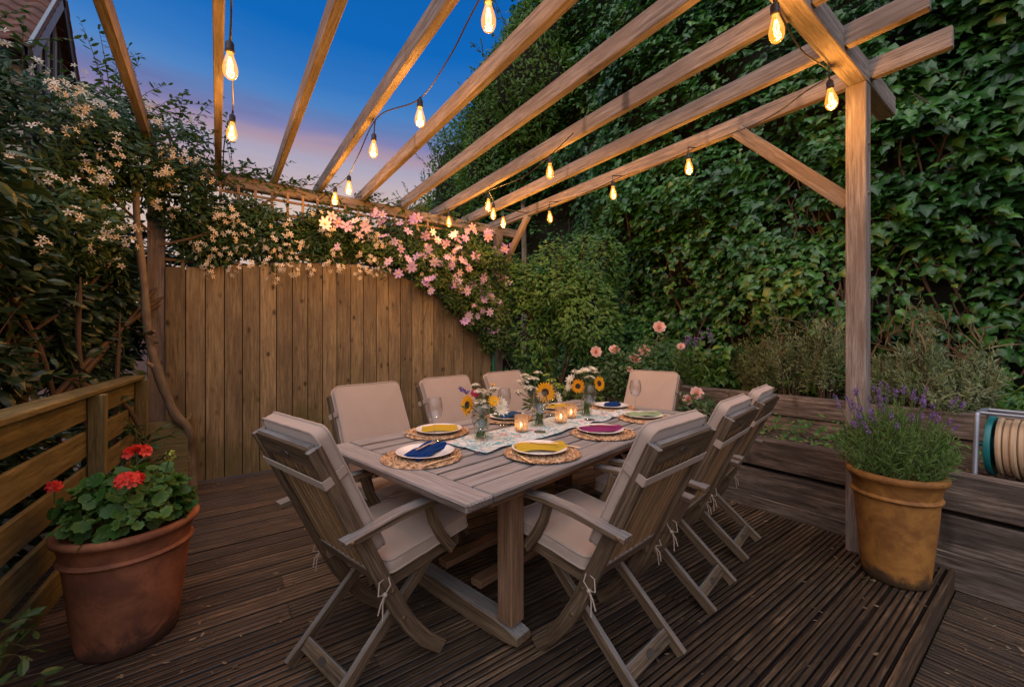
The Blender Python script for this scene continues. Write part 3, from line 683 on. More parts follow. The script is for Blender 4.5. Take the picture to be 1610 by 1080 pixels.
def make_chair():
    t = thing('folding_armchair', 'x', 'chair')
    A = np.array([-.085, .95]); B = np.array([.185, .38]); d = (A - B) / np.linalg.norm(A - B); nf = np.array([d[1], -d[0]])
    W = lambda p, y: np.array([p[0], y, p[1]])
    Y = (0, 1, 0)
    for s in (1, -1):
        cur = [A, A * .66 + B * .34, A * .33 + B * .67, B, np.array([.232, .285]), np.array([.292, .185]), np.array([.365, .09]), np.array([.45, .012])]
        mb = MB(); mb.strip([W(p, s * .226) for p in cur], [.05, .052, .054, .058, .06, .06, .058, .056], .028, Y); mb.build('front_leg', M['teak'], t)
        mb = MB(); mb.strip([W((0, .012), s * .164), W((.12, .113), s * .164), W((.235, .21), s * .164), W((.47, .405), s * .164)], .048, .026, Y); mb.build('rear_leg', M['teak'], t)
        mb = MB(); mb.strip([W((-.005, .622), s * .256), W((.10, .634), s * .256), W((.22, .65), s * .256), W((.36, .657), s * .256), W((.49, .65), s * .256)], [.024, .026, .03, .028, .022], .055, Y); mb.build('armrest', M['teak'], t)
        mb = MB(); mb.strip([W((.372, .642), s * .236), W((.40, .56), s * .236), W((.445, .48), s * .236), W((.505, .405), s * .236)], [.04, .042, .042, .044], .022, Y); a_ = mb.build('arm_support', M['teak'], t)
        for (x, z) in ((.50, .412), (.255, .236), (.205, .36)):
            mb = MB(); mb.lathe([(.0001, .004), (.008, .003), (.009, 0)], 10, (x, s * (.2475 if x > .4 else .2405), z), None, [[1, 0, 0], [0, 0, s], [0, -s, 0]]); mb.build('bolt', M['bolt'], t)
        mb = MB(); mb.lathe([(.0001, .004), (.007, .003), (.008, 0)], 10, (.02, s * .2835, .625), None, [[1, 0, 0], [0, 0, s], [0, -s, 0]])
        mb.build('bolt', M['bolt'], t)
    mb = MB()
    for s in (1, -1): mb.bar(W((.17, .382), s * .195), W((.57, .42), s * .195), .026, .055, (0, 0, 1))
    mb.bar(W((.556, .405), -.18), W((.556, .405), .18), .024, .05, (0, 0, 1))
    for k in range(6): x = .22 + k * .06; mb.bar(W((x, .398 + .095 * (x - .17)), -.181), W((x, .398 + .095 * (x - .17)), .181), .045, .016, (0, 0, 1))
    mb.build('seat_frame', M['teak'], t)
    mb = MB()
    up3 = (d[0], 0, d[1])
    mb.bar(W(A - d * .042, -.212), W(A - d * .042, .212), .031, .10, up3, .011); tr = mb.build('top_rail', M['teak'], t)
    mb = MB(); q = A - d * .05 - nf * .0165
    Mx = np.array([[0, d[0], -nf[0]], [1, 0, 0], [0, d[1], -nf[1]]])
    mb.lathe([(.0001, .003), (.017, .0028), (.018, 0)], 18, W(q, 0), None, Mx @ np.diag([1.5, .8, 1])); mb.build('medallion', M['medal'], tr)
    mb = MB(); lo = B + d * .045
    mb.bar(W(lo, -.212), W(lo, .212), .024, .05, up3); mb.build('back_rail', M['teak'], t)
    mb = MB()
    for k in range(11):
        yy = -.188 + .376 * k / 10; mb.bar(W(lo + d * .02 - nf * .002, yy), W(A - d * .06 - nf * .002, yy), .010, .0175, (0, 1, 0), .003)
    mb.build('back_slats', M['slatwood'], t)
    mb = MB(); mb.bar(W((.062, .066), -.152), W((.062, .066), .152), .02, .052, (.62, 0, .78)); st = mb.build('stretcher', M['teak'], t)
    mb = MB(); mb.lathe([(.0001, .003), (.015, .0028), (.016, 0)], 18, W((.062 - .0085, .066 + .006), 0), None, np.array([[0, .62, -.78], [1, 0, 0], [0, .78, .62]]) @ np.diag([1.6, .9, 1])); mb.build('medallion', M['medal'], st)
    # cushions
    sl_ = math.atan2(.038, .4); ex = (math.cos(sl_), 0, math.sin(sl_)); ez = (-math.sin(sl_), 0, math.cos(sl_))
    b, pip = cushion(.43, .45, .05, ((.405, 0, .468), ex, (0, 1, 0), ez), 1)
    sc_ = b.build('seat_cushion', M['cushion'], t, 70)
    mb = MB()
    for p in pip: mb.tube(p, .0045, 6, cap=False)
    mb.build('piping', M['piping'], sc_)
    mid = B + d * (.135 + .268) + nf * .046
    b, pip = cushion(.536, .445, .042, (W(mid, 0), up3, (0, 1, 0), (nf[0], 0, nf[1])), 2)
    bc_ = b.build('back_cushion', M['cushion'], t, 70)
    mb = MB()
    for p in pip: mb.tube(p, .0045, 6, cap=False)
    mb.build('piping', M['piping'], bc_)
    # strap round the back, ties at the foot of the back
    q = A - d * .125; mb = MB()
    mb.bar(W(q - nf * .0285, -.243), W(q - nf * .0285, .243), .004, .034, up3, .001)
    for s in (1, -1): mb.bar(W(q - nf * .029, s * .2425), W(q + nf * .062, s * .230), .004, .034, up3, .001)
    mb.build('strap', M['tie'], bc_)
    for s in (1, -1):
        mb = MB(); k0 = W((.185, .43), s * .235); k1 = W((.165, .37), s * .246)
        mb.tube([k0, (k0 + k1) / 2 + [.01, s * .012, 0], k1, k1 + [-.012, s * .004, -.03], k1 + [-.016, s * .01, -.085]], .0028, 5)
        mb.tube([k1, k1 + [-.022, s * .006, -.025], k1 + [-.03, s * .002, -.06]], .0028, 5)
        mb.tube([k0, k0 + [-.04, s * .006, -.01], k1 + [-.03, s * .004, .01], k1], .0028, 5)
        mb.lathe([(.0001, -.009), (.009, -.004), (.01, .002), (.0001, .01)], 8, k1)
        mb.build('tie', M['tie'], bc_)
    return t
def copy_tree(o, parent=None):
    c_ = o.copy(); COL.objects.link(c_)
    if parent is not None: c_.parent = parent
    for ch in list(o.children): copy_tree(ch, c_)
    return c_
CH = [  # x, y of the point between the rear feet, heading
    (.275, 1.675, 15, 'folding armchair with beige cushions at the near end of the table, beside the geranium pot'),
    (1.385, .925, 97, 'nearest of three armchairs along the lavender side, its armrest and seat in full view'),
    (2.065, 1.035, 101, 'middle armchair of the three along the lavender side of the table, seen from behind'),
    (2.675, 1.165, 102, 'armchair farthest along the lavender side, its back beside the sleeper wall'),
    (.805, 2.665, -78, 'armchair by the board fence, nearest the near end of the table'),
    (1.455, 2.835, -78, 'middle armchair of the three between the table and the board fence'),
    (2.115, 3.0, -78, 'armchair by the board fence, farthest along, behind the white umbel flowers'),
    (3.215, 2.265, 191, 'armchair alone at the far end of the table in front of the rose bush')]
proto = make_chair()
for i, (x, y, a, lab) in enumerate(CH):
    o = proto if i == 0 else copy_tree(proto)
    o.location = (x, y, 0); o.rotation_euler = (0, 0, R(a)); tag(o, lab, 'chair', 'folding armchairs round the table')

# ------------------------------------------------------------------ table runner
def runner_mat():
    m, nt, b, out = newmat('floral runner cloth'); L = nt.links.new
    tc = N(nt, 'ShaderNodeAttribute', attribute_name='gr')
    v = N(nt, 'ShaderNodeTexVoronoi', Scale=11.0, Randomness=1.0); L(tc.outputs['Vector'], v.inputs['Vector'])
    ns = N(nt, 'ShaderNodeTexNoise', Scale=22.0, Detail=3.0); L(tc.outputs['Vector'], ns.inputs['Vector'])
    dd = math_(nt, 'ADD', v.outputs['Distance'], math_(nt, 'MULTIPLY', math_(nt, 'SUBTRACT', ns.outputs[0], .5), .45))
    fl = ramp(nt, [(.16, (1, 1, 1)), (.2, (0, 0, 0)), (.30, (0, 0, 0)), (.32, (.8, .8, .8)), (.36, (.8, .8, .8)), (.39, (0, 0, 0))]); L(dd, fl.inputs[0])
    pal = ramp(nt, [(0, (.58, .16, .2)), (.25, (.24, .42, .44)), (.45, (.68, .34, .36)), (.65, (.14, .34, .40)), (.82, (.62, .5, .3))], 'CONSTANT')
    sp = N(nt, 'ShaderNodeSeparateColor'); L(v.outputs['Color'], sp.inputs[0]); L(sp.outputs[0], pal.inputs[0])
    wv = N(nt, 'ShaderNodeTexNoise', Scale=9.0, Detail=2.0, Distortion=1.0); L(tc.outputs['Vector'], wv.inputs['Vector'])
    vr = ramp(nt, [(.40, (0, 0, 0)), (.415, (1, 1, 1)), (.435, (1, 1, 1)), (.45, (0, 0, 0)), (.50, (0, 0, 0)), (.52, (1, 1, 1)), (.55, (1, 1, 1)), (.57, (0, 0, 0))]); L(wv.outputs[0], vr.inputs[0])
    c_ = mixc(nt, math_(nt, 'MULTIPLY', vr.outputs[0], .95), (.66, .67, .66), (.14, .38, .40))
    L(mixc(nt, math_(nt, 'MULTIPLY', fl.outputs[0], .85), c_, pal.outputs[0]), b.inputs['Base Color']); b.inputs['Roughness'].default_value = .9
    return m
mb = MB(); nu, nv = 90, 18; V = []; G = []
for i in range(nu + 1):
    for j in range(nv + 1):
        u = -.70 + 1.62 * i / nu; v = -.165 + .33 * j / nv
        p = tp(u, v + .01 * math.sin(u * 9) + .008 * math.sin(u * 23 + 1), TZ + .004); V.append(p); G.append((u, v, 0))
V = np.array(V); G = np.array(G); rip = vnoise(G * [9, 14, 1], 1, 4); V[:, 2] += .010 * np.clip(rip - .45, 0, 1) * 2
Fc = [(i * (nv + 1) + j, (i + 1) * (nv + 1) + j, (i + 1) * (nv + 1) + j + 1, i * (nv + 1) + j + 1) for i in range(nu) for j in range(nv)]
mb.add(V, Fc, G, .5, True); ro = mb.build('table_runner', runner_mat()); sm_ = ro.modifiers.new('thick', 'SOLIDIFY'); sm_.thickness = .0015; sm_.offset = 1
tag(ro, 'white cloth runner with pink and teal flowers along the middle of the table', 'table runner')

# ------------------------------------------------------------------ place settings
def jute_mat():
    m, nt, b, out = newmat('woven jute'); L = nt.links.new
    at = N(nt, 'ShaderNodeAttribute', attribute_name='gr')
    n = N(nt, 'ShaderNodeTexNoise', Scale=90.0, Detail=4.0); mp = N(nt, 'ShaderNodeMapping'); mp.inputs['Scale'].default_value = (1, .35, 1); L(at.outputs['Vector'], mp.inputs[0]); L(mp.outputs[0], n.inputs['Vector'])
    rp = ramp(nt, [(.36, (.17, .085, .04)), (.5, (.46, .27, .14)), (.64, (.66, .45, .26))]); L(n.outputs[0], rp.inputs[0]); L(rp.outputs[0], b.inputs['Base Color']); b.inputs['Roughness'].default_value = .9
    bp = N(nt, 'ShaderNodeBump', Strength=.6, Distance=.003); L(n.outputs[0], bp.inputs['Height']); L(bp.outputs[0], b.inputs['Normal']); return m
M['jute'] = jute_mat()
def make_mat():
    """a coiled braided mat: spiral of a twisted rope"""
    mb = MB(); 
    V = []; G = []; Fc = []; nr = 60; seg = 170; Rm = .188
    for i in range(nr + 1):
        r = Rm * i / nr
        for k in range(seg):
            a = 2 * PI * k / seg; ph = r / .0155 * 2 * PI - a
            z = .0055 + .0052 * math.cos(ph) + .003 * math.sin(a * 62 + 2.2 * math.floor((r / .0155) - a / (2 * PI)))
            rr = r * (1 + .012 * math.sin(5 * a + 1) * (r / Rm)) + (.0022 * math.sin(a * 62) if i == nr else 0)
            V.append((rr * math.cos(a), rr * math.sin(a), max(z, .001))); G.append((r, a * .2, 0))
    for i in range(nr):
        for k in range(seg): Fc.append((i * seg + k, (i + 1) * seg + k, (i + 1) * seg + (k + 1) % seg, i * seg + (k + 1) % seg))
    mb.add(V, Fc, G, .5, True); return mb.build('placemat', M['jute'], None, 80)
def make_plate():
    mb = MB(); mb.lathe([(.0001, .004), (.075, .004), (.088, .008), (.122, .0185), (.134, .0225), (.1365, .0215), (.136, .0195), (.12, .014), (.085, .002), (.078, 0), (.0001, 0)], 64); return mb.build('plate', M['plate'], None, 60)
def cloth_mat(name, c):
    m, nt, b, out = newmat(name); L = nt.links.new; tc = N(nt, 'ShaderNodeTexCoord')
    n = N(nt, 'ShaderNodeTexNoise', Scale=260.0, Detail=2.0); L(tc.outputs['Object'], n.inputs['Vector'])
    L(mixc(nt, math_(nt, 'MULTIPLY', n.outputs[0], .5), c, tuple(x * .5 for x in c)), b.inputs['Base Color']); b.inputs['Roughness'].default_value = .95; b.inputs['Specular IOR Level'].default_value = .1
    n2 = N(nt, 'ShaderNodeTexNoise', Scale=18.0, Detail=3.0); L(tc.outputs['Object'], n2.inputs['Vector'])
    bp = N(nt, 'ShaderNodeBump', Strength=.5, Distance=.01); L(n2.outputs[0], bp.inputs['Height']); L(bp.outputs[0], b.inputs['Normal']); return m
NAP = {'navy blue': cloth_mat('blue linen', (.008, .040, .17)), 'mustard yellow': cloth_mat('mustard linen', (.56, .36, .035)), 'plum': cloth_mat('plum linen', (.25, .035, .12)), 'sage green': cloth_mat('sage linen', (.30, .36, .20)), 'slate blue': cloth_mat('slate linen', (.025, .07, .15))}
def make_napkin(colour, seed, ln=.21, wd=.095):
    """a napkin folded in layers, one end spread wider, slightly crumpled"""
    mb = MB(); nu, nv = 26, 12
    for lay in range(3):
        V = []; sk = (lay - 1) * .007
        for side in (1, 0):
            for i in range(nu + 1):
                for j in range(nv + 1):
                    u = -ln / 2 + ln * i / nu; w_ = wd * (.72 + .42 * (i / nu)) * (1 - .05 * lay); v = (j / nv - .5) * w_ + sk + .006 * math.sin(u * 26 + seed)
                    z = .0048 * lay + (.0038 if side else 0) + .005 * math.sin(u * 30 + v * 34 + seed + lay * 1.3) * math.sin(v * 45 + seed) + .006 * (abs(j / nv - .5) < .46) * (1 if side else .6) + .008 * math.cos(u / ln * 3) * .5 + .007
                    V.append((u + .003 * lay, v, max(z, .003)))
        n1 = (nu + 1) * (nv + 1); Fc = []
        for i in range(nu):
            for j in range(nv):
                a = i * (nv + 1) + j; f = (a, a + nv + 1, a + nv + 2, a + 1); Fc.append(f); Fc.append(tuple(n1 + x for x in f[::-1]))
        for i in range(nu):
            for j in (0, nv): a = i * (nv + 1) + j; f = (a, a + n1, a + n1 + nv + 1, a + nv + 1); Fc.append(f if j == 0 else f[::-1])
        for j in range(nv):
            for i in (0, nu): a = i * (nv + 1) + j; f = (a, a + 1, a + 1 + n1, a + n1); Fc.append(f if i == 0 else f[::-1])
        mb.add(V, Fc, None, .5, True)
    return mb.build('napkin', NAP[colour], None, 70)
def make_fork():
    mb = MB(); P = [(-.095, 0, .004), (-.05, 0, .003), (0, 0, .006), (.035, 0, .006), (.05, 0, .003)]
    mb.strip(P, .0022, [0][0] + .010, (0, 1, 0), bev=.0005)
    hd = []
    V = []
    for (x, w_, z) in ((.045, .005, .004), (.055, .011, .0025), (.066, .0125, .002)): V += [(x, -w_, z), (x, w_, z), (x, -w_, z + .0016), (x, w_, z + .0016)]
    Fc = []
    for i in (0, 4): Fc += [(i + 2, i + 3, i + 7, i + 6)[::-1], (i, i + 1, i + 5, i + 4), (i, i + 4, i + 6, i + 2), (i + 1, i + 3, i + 7, i + 5)]
    Fc += [(0, 2, 3, 1), (8, 9, 11, 10)]
    mb.add(V, Fc)
    for k in range(4): y_ = -.0108 + .0072 * k; mb.strip([(.066, y_, .0028), (.08, y_, .002), (.095, y_, .004), (.106, y_, .007)], .0018, .0034, (0, 1, 0), bev=.0004)
    return mb.build('fork', M['steel'])
def make_knife():
    mb = MB(); mb.bar((-.11, 0, .004), (-.005, 0, .004), .012, .005, (0, 0, 1), .002); 
    mb.strip([(-.005, 0, .003), (.03, .001, .003), (.075, .002, .003), (.10, .0, .003)], [.013, .018, .018, .004], .0018, (0, 0, 1), bev=.0004)
    return mb.build('knife', M['steel'])
def dupm(o): c_ = o.copy(); COL.objects.link(c_); return c_
P8 = [  # u, v, diner's heading, colour, where
    (-.935, .02, 0, 'navy blue', 'at the near head of the table'),
    (-.575, .385, -90, 'mustard yellow', 'at the nearest fence side place'),
    (-.50, -.36, 90, 'mustard yellow', 'at the nearest lavender side place'),
    (.075, -.36, 90, 'plum', 'at the middle lavender side place'),
    (.69, -.34, 90, 'sage green', 'at the far lavender side place'),
    (.945, .06, 180, 'navy blue', 'at the far head of the table'),
    (.01, .37, -90, 'slate blue', 'at the middle fence side place'),
    (.57, .36, -90, 'mustard yellow', 'at the far fence side place')]
pm0, pl0, fk0, kn0 = make_mat(), make_plate(), make_fork(), make_knife()
NR = {0: 62, 1: 78, 2: 168, 3: 168, 4: 165, 5: 80, 6: 90, 7: 85}
for i, (u, v, hd, colr, where) in enumerate(P8):
    p = tp(u, v); z = TZ + .001; a = TH + R(hd)
    o = pm0 if i == 0 else dupm(pm0); o.location = (p[0], p[1], z); o.rotation_euler = (0, 0, a + i)
    tag(o, 'round woven jute placemat under the %s napkin %s' % (colr, where), 'placemat', 'jute placemats')
    off = .018 * np.array([math.cos(a), math.sin(a)])
    o = pl0 if i == 0 else dupm(pl0); o.location = (p[0] + off[0], p[1] + off[1], z + .0102); o.rotation_euler = (0, 0, i)
    tag(o, 'white dinner plate under the %s napkin %s' % (colr, where), 'plate', 'white dinner plates')
    zn = z + .0125
    n_ = make_napkin(colr, i * 1.7, .25 if i in (0, 2, 3, 4) else .20, .088 if i else .10); nr = TH + R(NR[i] - 90) if False else R({0: 35, 1: -20, 2: -25, 3: -20, 4: -20, 5: 25, 6: 15, 7: -10}[i])
    n_.location = (p[0] + off[0], p[1] + off[1], zn); n_.rotation_euler = (0, 0, nr)
    tag(n_, '%s cloth napkin folded on the plate %s' % (colr, where), 'napkin', 'folded napkins')
    if i in (0, 2, 3, 4):
        o = fk0 if i == 0 else dupm(fk0); c2, s2 = math.cos(nr), math.sin(nr)
        o.location = (p[0] + off[0], p[1] + off[1], zn + .034); o.rotation_euler = (0, R(4), nr + (R(6) if i == 0 else R(150)))
        tag(o, 'fork lying on the %s napkin %s' % (colr, where), 'fork', 'forks')
    sd = (-.158 if i != 0 else -.150); pk = p[:2] + sd * np.array([-math.sin(a), math.cos(a)])
    o = kn0 if i == 0 else dupm(kn0); o.location = (pk[0], pk[1], z + .0115); o.rotation_euler = (0, 0, a + R(6))
    tag(o, 'slim knife beside the %s napkin %s' % (colr, where), 'knife', 'table knives')
    if i in (2, 3):
        pk = p[:2] + .155 * np.array([-math.sin(a), math.cos(a)]); o = dupm(fk0); o.location = (pk[0], pk[1], z + .0115); o.rotation_euler = (0, 0, a - R(20))
        tag(o, 'fork on the left rim of the jute mat %s' % where, 'fork', 'forks')

M['glass'] = thinglass('clear thin glass', (.955, .96, .965), .06, None, 1.5, .95)
M['glass_thick'] = thinglass('clear vase glass', (.955, .98, .955), .02, None, 1.5, .55)
def make_glass():
    mb = MB(); mb.lathe([(.0001, .003), (.036, .0025), (.0365, .001), (.036, 0), (.0001, 0)][::-1] + [], 40)
    pr = [(.036, .001), (.030, .0035), (.012, .007), (.0045, .014), (.0038, .05), (.0040, .098), (.008, .106), (.022, .115), (.036, .132), (.0445, .158), (.046, .178), (.042, .21), (.0365, .238)]
    mb.lathe(pr + [(.0355, .238), (.041, .21), (.045, .178), (.0435, .158), (.035, .1335), (.02, .117), (.0001, .113)], 40); return mb.build('wine_glass', M['glass'], None, 60)
wg = make_glass()
for i, (u, v, lab) in enumerate([(-.705, .235, 'wine glass before the fence side yellow napkin, left of the first bouquet'), (-.70, -.135, 'wine glass beyond the near blue napkin, in front of the first bouquet'),
        (-.135, .25, 'stemmed wine glass behind the first bouquet by the slate blue napkin'), (-.175, -.085, 'wine glass between near mustard and plum napkins, before the second bouquet'),
        (.31, .21, 'stemmed wine glass behind the second bouquet on the fence side'), (.345, -.10, 'stemmed wine glass in front of the farthest bouquet'), (.97, -.13, 'stemmed wine glass in front of the far end chair')]):
    o = wg if i == 0 else dupm(wg); p = tp(u, v); o.location = (p[0], p[1], TZ + (.012 if abs(v) < .16 and -.7 < u < .92 else .0015)); tag(o, lab, 'wine glass', 'wine glasses')

# tealights
def tealight_mat():
    m, nt, b, out = newmat('mottled gold glass'); L = nt.links.new; nt.nodes.remove(b)
    tc = N(nt, 'ShaderNodeTexCoord'); v = N(nt, 'ShaderNodeTexVoronoi', Scale=75.0); v.feature = 'DISTANCE_TO_EDGE'; L(tc.outputs['Object'], v.inputs['Vector'])
    r_ = ramp(nt, [(.04, (1, 1, 1)), (.16, (0, 0, 0))]); L(v.outputs['Distance'], r_.inputs[0])
    tr = N(nt, 'ShaderNodeBsdfTranslucent'); tr.inputs[0].default_value = (.74, .62, .53, 1)
    tp_ = N(nt, 'ShaderNodeBsdfTransparent'); tp_.inputs[0].default_value = (1, .88, .78, 1)
    g = N(nt, 'ShaderNodeBsdfPrincipled'); g.inputs['Base Color'].default_value = (.60, .42, .30, 1); g.inputs['Roughness'].default_value = .3; g.inputs['Metallic'].default_value = .3
    a = N(nt, 'ShaderNodeMixShader'); a.inputs[0].default_value = .5; L(tr.outputs[0], a.inputs[1]); L(tp_.outputs[0], a.inputs[2])
    m2 = N(nt, 'ShaderNodeMixShader'); L(math_(nt, 'MULTIPLY', r_.outputs[0], .7), m2.inputs[0]); L(a.outputs[0], m2.inputs[1]); L(g.outputs[0], m2.inputs[2]); L(m2.outputs[0], out.inputs[0]); return m
M['tea'] = tealight_mat(); M['wax'] = plain('candle wax', (.85, .78, .62), .5); M['flame'] = emit('candle flame', (1, .66, .28), 45)
LIGHTS = []
def pointlight(loc, e, col, rad, name):
    l = bpy.data.lights.new(name, 'POINT'); l.energy = e; l.color = col; l.shadow_soft_size = rad
    o = bpy.data.objects.new(name, l); o.location = loc; COL.objects.link(o); return o
for (u, v, lab) in ((-.225, .02, 'glowing mottled gold tealight holder nearest the camera'), (.15, .0, 'glowing tealight holder in the middle, between second bouquet and plum napkin'), (.335, .045, 'glowing tealight holder beside the farthest bouquet')):
    p = tp(u, v, TZ + .011); t = thing('tealight_holder', lab, 'candle holder', p, 0, 'tealights along the runner')
    mb = MB(); mb.lathe([(.0001, 0), (.036, 0), (.039, .004), (.0405, .05), (.0415, .095), (.040, .096), (.0385, .05), (.0365, .007), (.0001, .006)], 36, p); mb.build('glass_cup', M['tea'], t)
    mb = MB(); mb.lathe([(.0001, .024), (.019, .024), (.0195, .022), (.0195, .0065), (.0001, .0065)][::-1], 20, p); cd_ = mb.build('candle', M['wax'], t)
    mb = MB(); mb.lathe([(.0001, .025), (.005, .031), (.0055, .037), (.003, .047), (.0001, .056)], 12, p); mb.build('flame', M['flame'], cd_)
    lo_ = pointlight(p + np.array([0, 0, .042]), .13, (1, .72, .46), .006, 'candle_light')

# ------------------------------------------------------------------ vases and bouquets
def flower_head(name, tplt, mat, c, axis, size, parent, stamen=None, discr=0, rnd=None, layers=1):
    ax = norm(np.array(axis, float)); ref = norm(np.cross(ax, [.3, .2, 1.0])); lv = Leaves()
    for k in range(layers):
        a = k * .35; t2 = ref * math.cos(a) + np.cross(ax, ref) * math.sin(a)
        lv.add(tplt, [np.array(c) + ax * .004 * k], [ax], [t2], [size * (1 - .22 * k)], np.array([random.random() if rnd is None else rnd]))
    o = lv.mesh(name, mat, parent)
    if discr:
        mb = MB(); b2 = np.cross(ax, ref); Mx = np.stack([ref, b2, ax], 1)
        mb.lathe([(discr, -.002), (discr * .95, .006), (discr * .6, .010), (discr * .25, .008), (.0001, .006)], 14, np.array(c), None, Mx); mb.build('flower_centre', stamen, o)
    return o
def bouquet(vu, vv, lab, blab, items, green, seed):
    rs = random.Random(seed); b0 = tp(vu, vv, TZ + .010)
    vt = MB(); vt.lathe([(.0001, .002), (.038, .002), (.041, .006), (.042, .07), (.036, .105), (.031, .118), (.033, .142), (.0345, .144), (.0315, .143), (.0295, .118), (.034, .105), (.0395, .07), (.039, .01), (.0001, .008)], 36, (0, 0, 0))
    vo = vt.build('glass_vase', M['glass_thick'], None, 60); vo.location = b0; tag(vo, lab, 'vase', 'glass vases on the runner')
    t = thing('flower_bouquet', blab, 'bouquet', b0, 0, 'bouquets in the glass vases')
    neck = b0 + [0, 0, .115]; st = MB(); lv = Leaves()
    heads = []
    Rt = np.array([math.sin(-YAW + PI / 2), -math.cos(-YAW + PI / 2) * -1, 0])
    Rt = np.array([.8097, -.5866, 0]); Fd = np.array([.5866, .8097, 0]); Up = np.array([0, 0, 1.0])
    ends = []
    for (kind, dx, dz, dy, ax, size) in items:
        dx *= 1.15; dz = dz * 1.32 + .012; size *= 1.12; c = neck + Rt * dx + Up * dz + Fd * dy; axis = Rt * ax[0] + Fd * ax[1] + Up * ax[2]; ends.append(c)
        if kind == 'sun':
            flower_head('sunflower', petals(21, .26, .25, .12, .60), M['yellow_petal'], c, axis, size * .93, t, M['disc'], size * .36, None, 2)
        elif kind == 'yel': flower_head('yellow_flower', petals(14, .3, .15, .12, .6), M['yellow_petal'], c, axis, size, t, M['stamen'], size * .25, .9, 2)
        elif kind == 'red': flower_head('red_flower', petals(12, .45, .05, .3, .8), leafm_red, c, axis, size, t, None, 0, .5, 3)
        elif kind == 'lil': flower_head('white_flower', petals(9, .22, .03, .35, .5), M['white_petal'], c, axis, size, t, M['stamen'], size * .12, .9, 3)
        elif kind == 'spike':
            q = Leaves(); n = 60; tt = RNG.random(n); d_ = norm(axis); pos = c + d_ * (tt[:, None] - .5) * size * 2.4 + rdir(n) * .006; q.add(T_OVAL, pos, rdir(n), rdir(n) + d_, .013, None, 1.6); q.mesh('purple_flower', M['purple_petal'], t)
        elif kind in ('umb', 'gumb'):
            q = Leaves(); n = 26 if kind == 'umb' else 30; dd = rdir(n); dd[:, 2] = np.abs(dd[:, 2]) * .5; pos = c + dd * size
            for k in range(n): q.add(petals(5, .5, .05, .1, .8), pos[k:k + 1], norm(dd[k:k + 1] * .5 + [[0, 0, 1]] + rdir(1) * .4), rdir(1), .011 if kind == 'umb' else .008)
            q.mesh('white_flower' if kind == 'umb' else 'green_flower', M['white_petal'] if kind == 'umb' else M['lime'], t)
            for k in range(0, n, 3): st.tube([c - Up * size * .9, pos[k]], .0009, 4)
    for c in ends:
        m_ = neck * .55 + c * .45 + Up * .01; st.tube([b0 + np.array([rs.uniform(-.025, .025), rs.uniform(-.025, .025), .01]), neck + np.array([rs.uniform(-.012, .012), rs.uniform(-.012, .012), 0]), m_, c], .0026, 5)
    for k in range(8): st.tube([b0 + np.array([rs.uniform(-.03, .03), rs.uniform(-.03, .03), .01]), neck + np.array([rs.uniform(-.015, .015), rs.uniform(-.015, .015), 0])], .003, 5)
    st.build('stems', M['gtwig'], t).name = 'stem_bundle'
    n = green; dd = rdir(n); dd[:, 2] = np.abs(dd[:, 2]) * .8; pos = neck + dd * np.array([.085, .085, .13]) * (.4 + .7 * RNG.random((n, 1)))
    lv.add(T_OVAL, pos, norm(rdir(n) * .6 + [0, 0, .7]), dd + rdir(n) * .4, RNG.uniform(.022, .05, n), None, .9)
    # two drooping leaves down the side of the vase
    dd = np.array([Rt * .7 - Up * .8 - Fd * .3, Rt * .2 - Up * .9 - Fd * .6]); lv.add(T_OVAL, np.array([neck + Rt * .02, neck - Fd * .03]), np.array([Rt - Fd, -Fd + Rt * .3]), dd, [.075, .06], np.array([.8, .6]), 1.1)
    lv.mesh('foliage', M['clematis'], t)
leafm_red = leafmat('crimson petals', [(0, (.40, .03, .06)), (1, (.55, .06, .10))], .25, .6, .2)
M['lime'] = leafmat('lime florets', [(0, (.25, .36, .05)), (1, (.42, .5, .1))], .25, .6, .2)
bouquet(-.515, .06, 'clear glass vase nearest the camera, behind the near blue napkin', 'nearest bouquet, with a left turned sunflower, purple spike and red flower',
    [('sun', -.062, .048, -.03, (-.75, -.75, .15), .058), ('yel', .062, .062, -.02, (.3, -.8, .5), .036), ('spike', -.085, .105, .0, (-.85, .1, .45), .024), ('red', -.030, .093, -.01, (0, -.8, .6), .026),
     ('umb', -.005, .10, -.01, (0, 0, 1), .030), ('umb', .03, .092, .0, (0, 0, 1), .030), ('umb', .0, .06, -.045, (0, 0, 1), .028), ('umb', .028, .04, -.05, (0, 0, 1), .024), ('umb', .06, .11, .02, (0, 0, 1), .02), ('lil', .092, .03, -.03, (.5, -.8, .4), .045), ('lil', .098, .055, -.01, (.7, -.5, .6), .034), ('umb', -.028, .125, .01, (0, 0, 1), .018), ('yel', .055, .128, .02, (.2, -.2, 1), .014)], 70, 1)
bouquet(-.035, .045, 'clear glass vase in the middle of the runner', 'middle bouquet, one large sunflower facing the camera among white umbels',
    [('sun', .035, .070, -.055, (.05, -1, .12), .066), ('umb', -.085, .115, .0, (0, 0, 1), .032), ('umb', -.05, .13, .01, (0, 0, 1), .030), ('umb', -.02, .125, .0, (0, 0, 1), .03), ('umb', -.065, .09, -.03, (0, 0, 1), .03), ('umb', -.105, .065, .0, (0, 0, 1), .024), ('umb', -.03, .085, -.04, (0, 0, 1), .028), ('umb', -.075, .145, .02, (0, 0, 1), .02),
     ('gumb', .075, .12, .01, (0, 0, 1), .026), ('gumb', .105, .098, .02, (0, 0, 1), .026), ('gumb', .125, .085, .02, (0, 0, 1), .022), ('umb', .0, .155, .03, (0, 0, 1), .022), ('lil', .105, .04, -.01, (.8, -.5, .3), .04), ('gumb', .05, .145, .03, (0, 0, 1), .02)], 80, 2)
